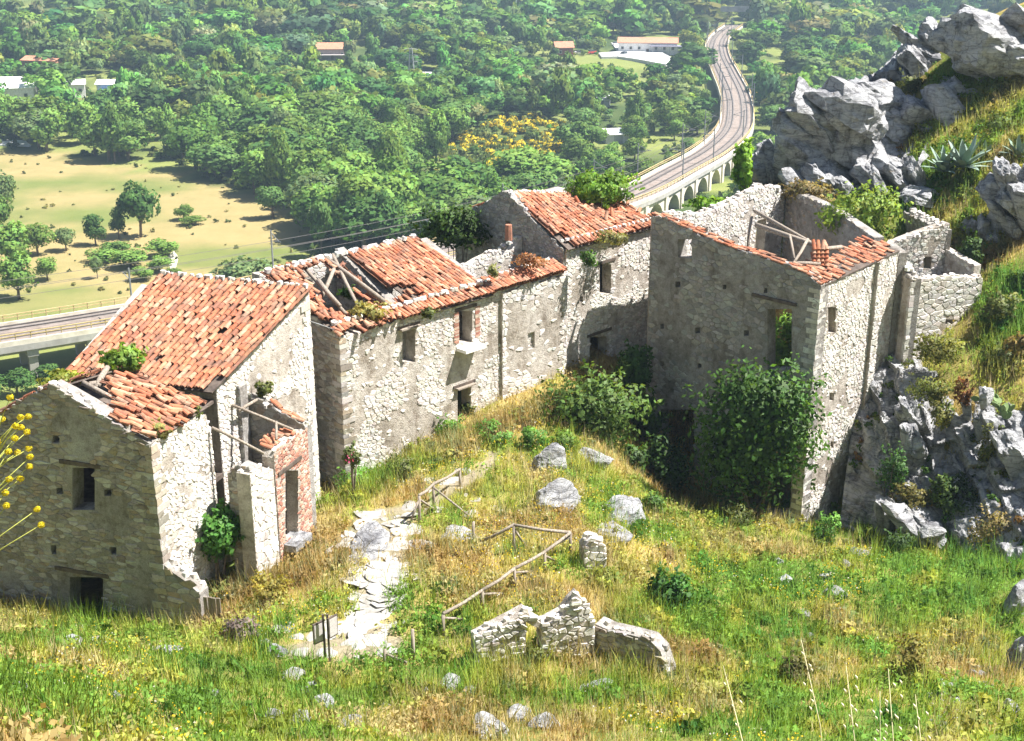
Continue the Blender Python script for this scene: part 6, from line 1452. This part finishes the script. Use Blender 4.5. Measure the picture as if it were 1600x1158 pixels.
def patchcol(x, y, px, py):
    a = fbm(x*0.55, y*0.55); b = fbm(x*0.16+40, y*0.16+7); c = fbm(x*1.4+11, y*1.4)
    green = np.array([0.24, 0.38, 0.06]); lush = np.array([0.21, 0.37, 0.07]); yel = np.array([0.46, 0.46, 0.09]); straw = np.array([0.58, 0.47, 0.22]); rust = np.array([0.46, 0.30, 0.12])
    right = sm(1050, 1250, px)*sm(830, 900, py); k = (b-0.5)*0.9+(a-0.5)*0.9+0.57-0.14*right+0.05*(RNG.random(len(x))-0.5)
    terr = inpoly_np(px, py, [(500,820),(880,800),(920,900),(760,1000),(450,1010),(420,900)]); k = k+0.0*terr-0.13*((px > 1380) & (py < 620))
    st = [lush, green, yel, straw, rust]; pos = [0.28, 0.42, 0.55, 0.68, 0.80]
    out = np.stack([np.interp(k, pos, [q[j] for q in st]) for j in range(3)], 1)
    return out*(0.62+0.45*c)[:, None], k
x, y, z, px, py = site_points(150000); cols, kk = patchcol(x, y, px, py)
print('GRASS tufts', len(x))
V, c, nr = blades(x, y, z, 5, 0.14, 0.40, 0.028, cols, 0.10, 0.5)
stuff(link('grass', np_mesh('grass', V, 3, c, 'grass', nr)), 'green and yellowing wild grass over the whole hill top', 'grass')
x, y, z, px, py = site_points(22000); cols, kk = patchcol(x, y, px, py); m_ = kk > 0.5; x, y, z = x[m_], y[m_], z[m_]
V, c, nr = blades(x, y, z, 6, 0.35, 0.85, 0.016, np.tile([0.46, 0.38, 0.22], (len(x), 1))*RNG.uniform(0.65, 1.2, (len(x), 1)), 0.08, 0.3)
stuff(link('dry_grass', np_mesh('dry_grass', V, 3, c, 'grass', nr)), 'tall dry straw-coloured grass stalks on the hill top', 'grass')
# leafy herbs as small rosettes
x, y, z, px, py = site_points(30000); f = fbm(x*0.35+90, y*0.35); m_ = f > 0.5; x, y, z = x[m_], y[m_], z[m_]; cols, kk = patchcol(x, y, px[m_], py[m_]); n = len(x)
per = 9; P_ = np.repeat(np.c_[x, y, z], per, 0)+np.c_[RNG.normal(0, .16, n*per), RNG.normal(0, .16, n*per), RNG.uniform(.03, .34, n*per)]
V, N_ = quad_leaves(P_, np.tile([0, 0, 1.0], (n*per, 1))+RNG.normal(0, .4, (n*per, 3)), 0.075, 1.8); cc = np.repeat(cols*np.array([0.85, 0.92, 0.95]), per, 0)*RNG.uniform(0.7, 1.25, (n*per, 1))
stuff(link('weeds', np_mesh('weeds', V, 4, cc, 'grass', N_)), 'leafy green weeds growing through the grass', 'weeds')
x, y, z, px, py = site_points(60000); f = fbm(x*0.3+20, y*0.3+5)+0.1*inpoly_np(px, py, [(400,690),(1080,690),(1080,940),(400,1000)]); m_ = (f > 0.60) & (RNG.random(len(f)) < 0.7-0.4*(px < 500)*(py > 1000)); x, y, z = x[m_], y[m_], z[m_]; n = len(x); per = 3
P_ = np.repeat(np.c_[x, y, z], per, 0)+np.c_[RNG.normal(0, .08, n*per), RNG.normal(0, .08, n*per), RNG.uniform(.18, .42, n*per)]
V, N_ = quad_leaves(P_, np.tile([0.2, -0.2, 1.0], (n*per, 1)), 0.045, 1.1)
stuff(link('wildflowers', np_mesh('wildflowers', V, 4, np.where(RNG.random((n*per, 1)) < 0.18, np.array([[0.62, 0.60, 0.52]]), np.array([[0.66, 0.47, 0.03]]))*RNG.uniform(0.6, 1.1, (n*per, 1)), 'grass', N_)), 'small yellow wildflowers scattered through the grass', 'flowers'); print('FLOWERS', n*per)

# tall weeds standing above the grass: thicker at the wall feet, the hollow and the lower slope
wp = []
def weed_at(px, py, s=None):
    h = hit(px, py)
    if proj(h)[2] < 15: return
    wp.append((tuple(h), s or random.choice((random.uniform(0.12, 0.26), random.uniform(0.2, 0.45)))))
for _ in range(700): weed_at(random.uniform(0, 1600), random.uniform(960, 1158))
for _ in range(750): weed_at(random.uniform(950, 1560), random.uniform(790, 1060), random.uniform(0.15, 0.5))
for _ in range(420): weed_at(random.uniform(500, 1000), random.uniform(690, 960), random.uniform(0.1, 0.28))
for _ in range(340): t = random.random(); weed_at(540+t*340, 768-t*150+random.uniform(-4, 26), random.uniform(0.16, 0.5))
for bx, by, bw in BOUL:
    if bw > 12:
        for _ in range(4): weed_at(bx+random.uniform(-1, 1)*bw, by+random.uniform(-2, 7), random.uniform(0.1, 0.24))
for _ in range(160): weed_at(random.uniform(730, 1060), random.uniform(1030, 1105), random.uniform(0.12, 0.34))
for _ in range(220): t = random.random(); weed_at(30+t*460, 985+random.uniform(-12, 18)-(t > 0.55)*90*t)
for _ in range(90): weed_at(random.uniform(1330, 1600), random.uniform(840, 905))
for _ in range(260): weed_at(random.uniform(1420, 1600), random.uniform(120, 420), random.uniform(0.2, 0.55))
for _ in range(150): weed_at(random.uniform(1530, 1600), random.uniform(430, 590), random.uniform(0.2, 0.5))
wp = [w_ for w_ in wp if not any(inpoly(*proj(w_[0])[:2], q) for q in PATH_PX)]
wx = np.array([w_[0][0] for w_ in wp]); wy = np.array([w_[0][1] for w_ in wp]); wpx, wpy = px_of(wx, wy, np.array([w_[0][2] for w_ in wp])); wc, _k = patchcol(wx, wy, wpx, wpy)
wc = wc*RNG.uniform(0.45, 1.05, (len(wp), 1))*np.where(RNG.random((len(wp), 1)) < 0.25, np.array([[0.5, 0.75, 0.8]]), np.array([[0.9, 0.95, 0.9]]))
clumps('tall_weeds', [w_[0] for w_ in wp], [w_[1] for w_ in wp], [tuple(c_) for c_ in wc], 46, 0.30, 'tangled tall weeds standing above the grass of the slope', 'weeds', mat='grass')
V, c, nr = blades(wx, wy, None, 14, 0.45, 1.15, 0.024, wc*1.15, 0.17, 0.4)
stuff(link('weed_stalks', np_mesh('weed_stalks', V, 3, c, 'grass', nr)), 'upright stalks of the tall weeds on the slope', 'weeds')
clumps('cliff_plants', [tuple(q[0]) for q in CLIFF_PLANTS], [q[1] for q in CLIFF_PLANTS], [q[2] for q in CLIFF_PLANTS], 60, 0.30, 'tufts of green and brown plants rooted in the cracks of the cliff', 'plants', mat='grass')

# ---------------------------------------------------------------- near plants: giant fennel and oat stalks
def fennel():
    d = 13.0; root = at(-75, 1010, d); root.z = G(root.x, root.y); t = thing('giant_fennel', 'giant fennel with round yellow flower heads at the picture edge', 'plant', root)
    heads = [(16,621),(32,652),(44,651),(24,666),(33,668),(42,675),(23,685),(45,701),(47,714),(13,706),(28,707),(46,729),(14,749),(32,748),(8,770),(58,796),(64,820),(10,790),(3,655),(-4,690)]
    R = random.Random(3); main = at(-25, 760, d)
    MB().tube([(0, 0, -0.1), tuple((main-root)*0.5+Vector((0.05, 0, 0))), tuple(main-root), tuple(at(2, 650, d)-root)], [0.035, 0.03, 0.022, 0.012], 7, (0.30, 0.36, 0.10)).build('stem', 'paint', t, True)
    for i, (px, py) in enumerate(heads):
        c = at(px, py, d+R.uniform(-0.35, 0.35)); qy = min(py+R.uniform(40, 90), 900); s = at(np.interp(qy, [650, 760, 1010], [2, -25, -75]), qy, d)
        MB().tube([tuple(s-root), tuple((s+c)/2-root+Vector((0, 0, 0.03))), tuple(c-root)], [0.008, 0.006, 0.004], 5, (0.36, 0.38, 0.09)).build('stalk', 'paint', t, True)
        rng = np.random.default_rng(i); dd = unit(rng.normal(size=(170, 3))); V, N_ = quad_leaves(np.array(c-root)+dd*0.034*rng.uniform(0.75, 1.1, (170, 1))*np.array([1, 1, 0.85]), dd, 0.014, 1.2, True, rng)
        link('flower_head', np_mesh('flower_head', V, 4, np.tile([0.66, 0.56, 0.03], (170, 1))*rng.uniform(0.65, 1.15, (170, 1)), 'leaf', N_), t)
fennel()
def oat(px0, py0, px1, py1, d, label, heads=7):
    a = at(px0, py0, d); a.z = G(a.x, a.y); e = at(px1, py1, d*1.03); t = thing('oat_stalk', label, 'grass stalk', a, 'tall oat stalks')
    mid = (a+e)/2+Vector((0.08, 0, 0.12)); MB().tube([(0, 0, 0), tuple(mid-a), tuple(e-a)], [0.013, 0.010, 0.004], 5, (0.60, 0.55, 0.34)).build('stem', 'paint', t, True)
    R = random.Random(px0)
    for k in range(heads):
        c = mid.lerp(e, 0.25+0.75*k/heads)-a+Vector((R.uniform(-.16, .16), R.uniform(-.1, .1), -R.uniform(0, .1)))
        MB().tube([tuple(c), tuple(c+Vector((0.025, 0, -0.04))), tuple(c+Vector((0.05, 0, -0.10)))], [0.004, 0.02, 0.003], 5, (0.72, 0.66, 0.48)).build('spikelet', 'paint', t, True)
oat(1305, 1190, 1252, 1000, 21, 'long pale oat stalk leaning across the lower slope'); oat(1345, 1200, 1322, 1040, 20, 'oat stalk with hanging white spikelets beside the long one', 10); oat(1400, 1200, 1388, 1045, 20, 'upright oat stalk in front of the brownish tussock', 9)
oat(1455, 1200, 1430, 1085, 19, 'short oat stalk near the scree patch', 9); oat(1180, 1200, 1130, 1040, 21, 'thin greenish oat stalk arching over the lower grass', 4); oat(1370, 1200, 1375, 1080, 20.5, 'oat stalk with crowded spikelets at the lower edge', 11)

# labels of look-alikes: their order in the picture tells them apart
ORD = 'first second third fourth fifth sixth seventh eighth ninth tenth eleventh twelfth thirteenth fourteenth fifteenth sixteenth seventeenth eighteenth nineteenth twentieth'.split()
ORD += ['twenty-'+w_ for w_ in ORD[:9]]+['thirtieth']+['thirty-'+w_ for w_ in ORD[:9]]
for grp, txt, axis in (('overhead-line masts of the railway', '%s overhead-line mast along the railway, counting away from the houses', 2), ('pale rocks in the front grass', '%s pale weathered rock in the front grass, counting from the fennel side', 0), ('white stones on the slope below the tall wall', '%s white stone below the tall sunlit wall, counting downhill', 1),
        ('shrubs scattered on the dry field', '%s low green shrub on the dry field, counting from the picture edge', 0), ('trees in the lower corner of the field', '%s light green tree of the lower field-corner thicket, counting from the picture edge', 0), ('trees under the viaduct', '%s dark tree added as shade below the near viaduct end, counting from the picture edge', 0)):
    mem = [o for o in C.objects if o.get('group') == grp]; mem.sort(key=lambda o: proj(o.location)[axis])
    for n_, o in enumerate(mem): o['label'] = txt % ORD[n_]

# ---------------------------------------------------------------- valley haze
def haze():
    m = bpy.data.materials.new('haze'); m.use_nodes = True; t = m.node_tree; t.nodes.clear(); o = t.nodes.new('ShaderNodeOutputMaterial'); v = t.nodes.new('ShaderNodeVolumePrincipled')
    v.inputs['Color'].default_value = (0.62, 0.82, 1.0, 1); v.inputs['Density'].default_value = HAZE; v.inputs['Anisotropy'].default_value = 0.2; t.links.new(v.outputs[0], o.inputs['Volume']); M['haze'] = m
    h = MB().box((0, 1560, 55), 5900, 3600, 128).build('haze', 'haze'); stuff(h)
HAZE = 0.00029
haze()
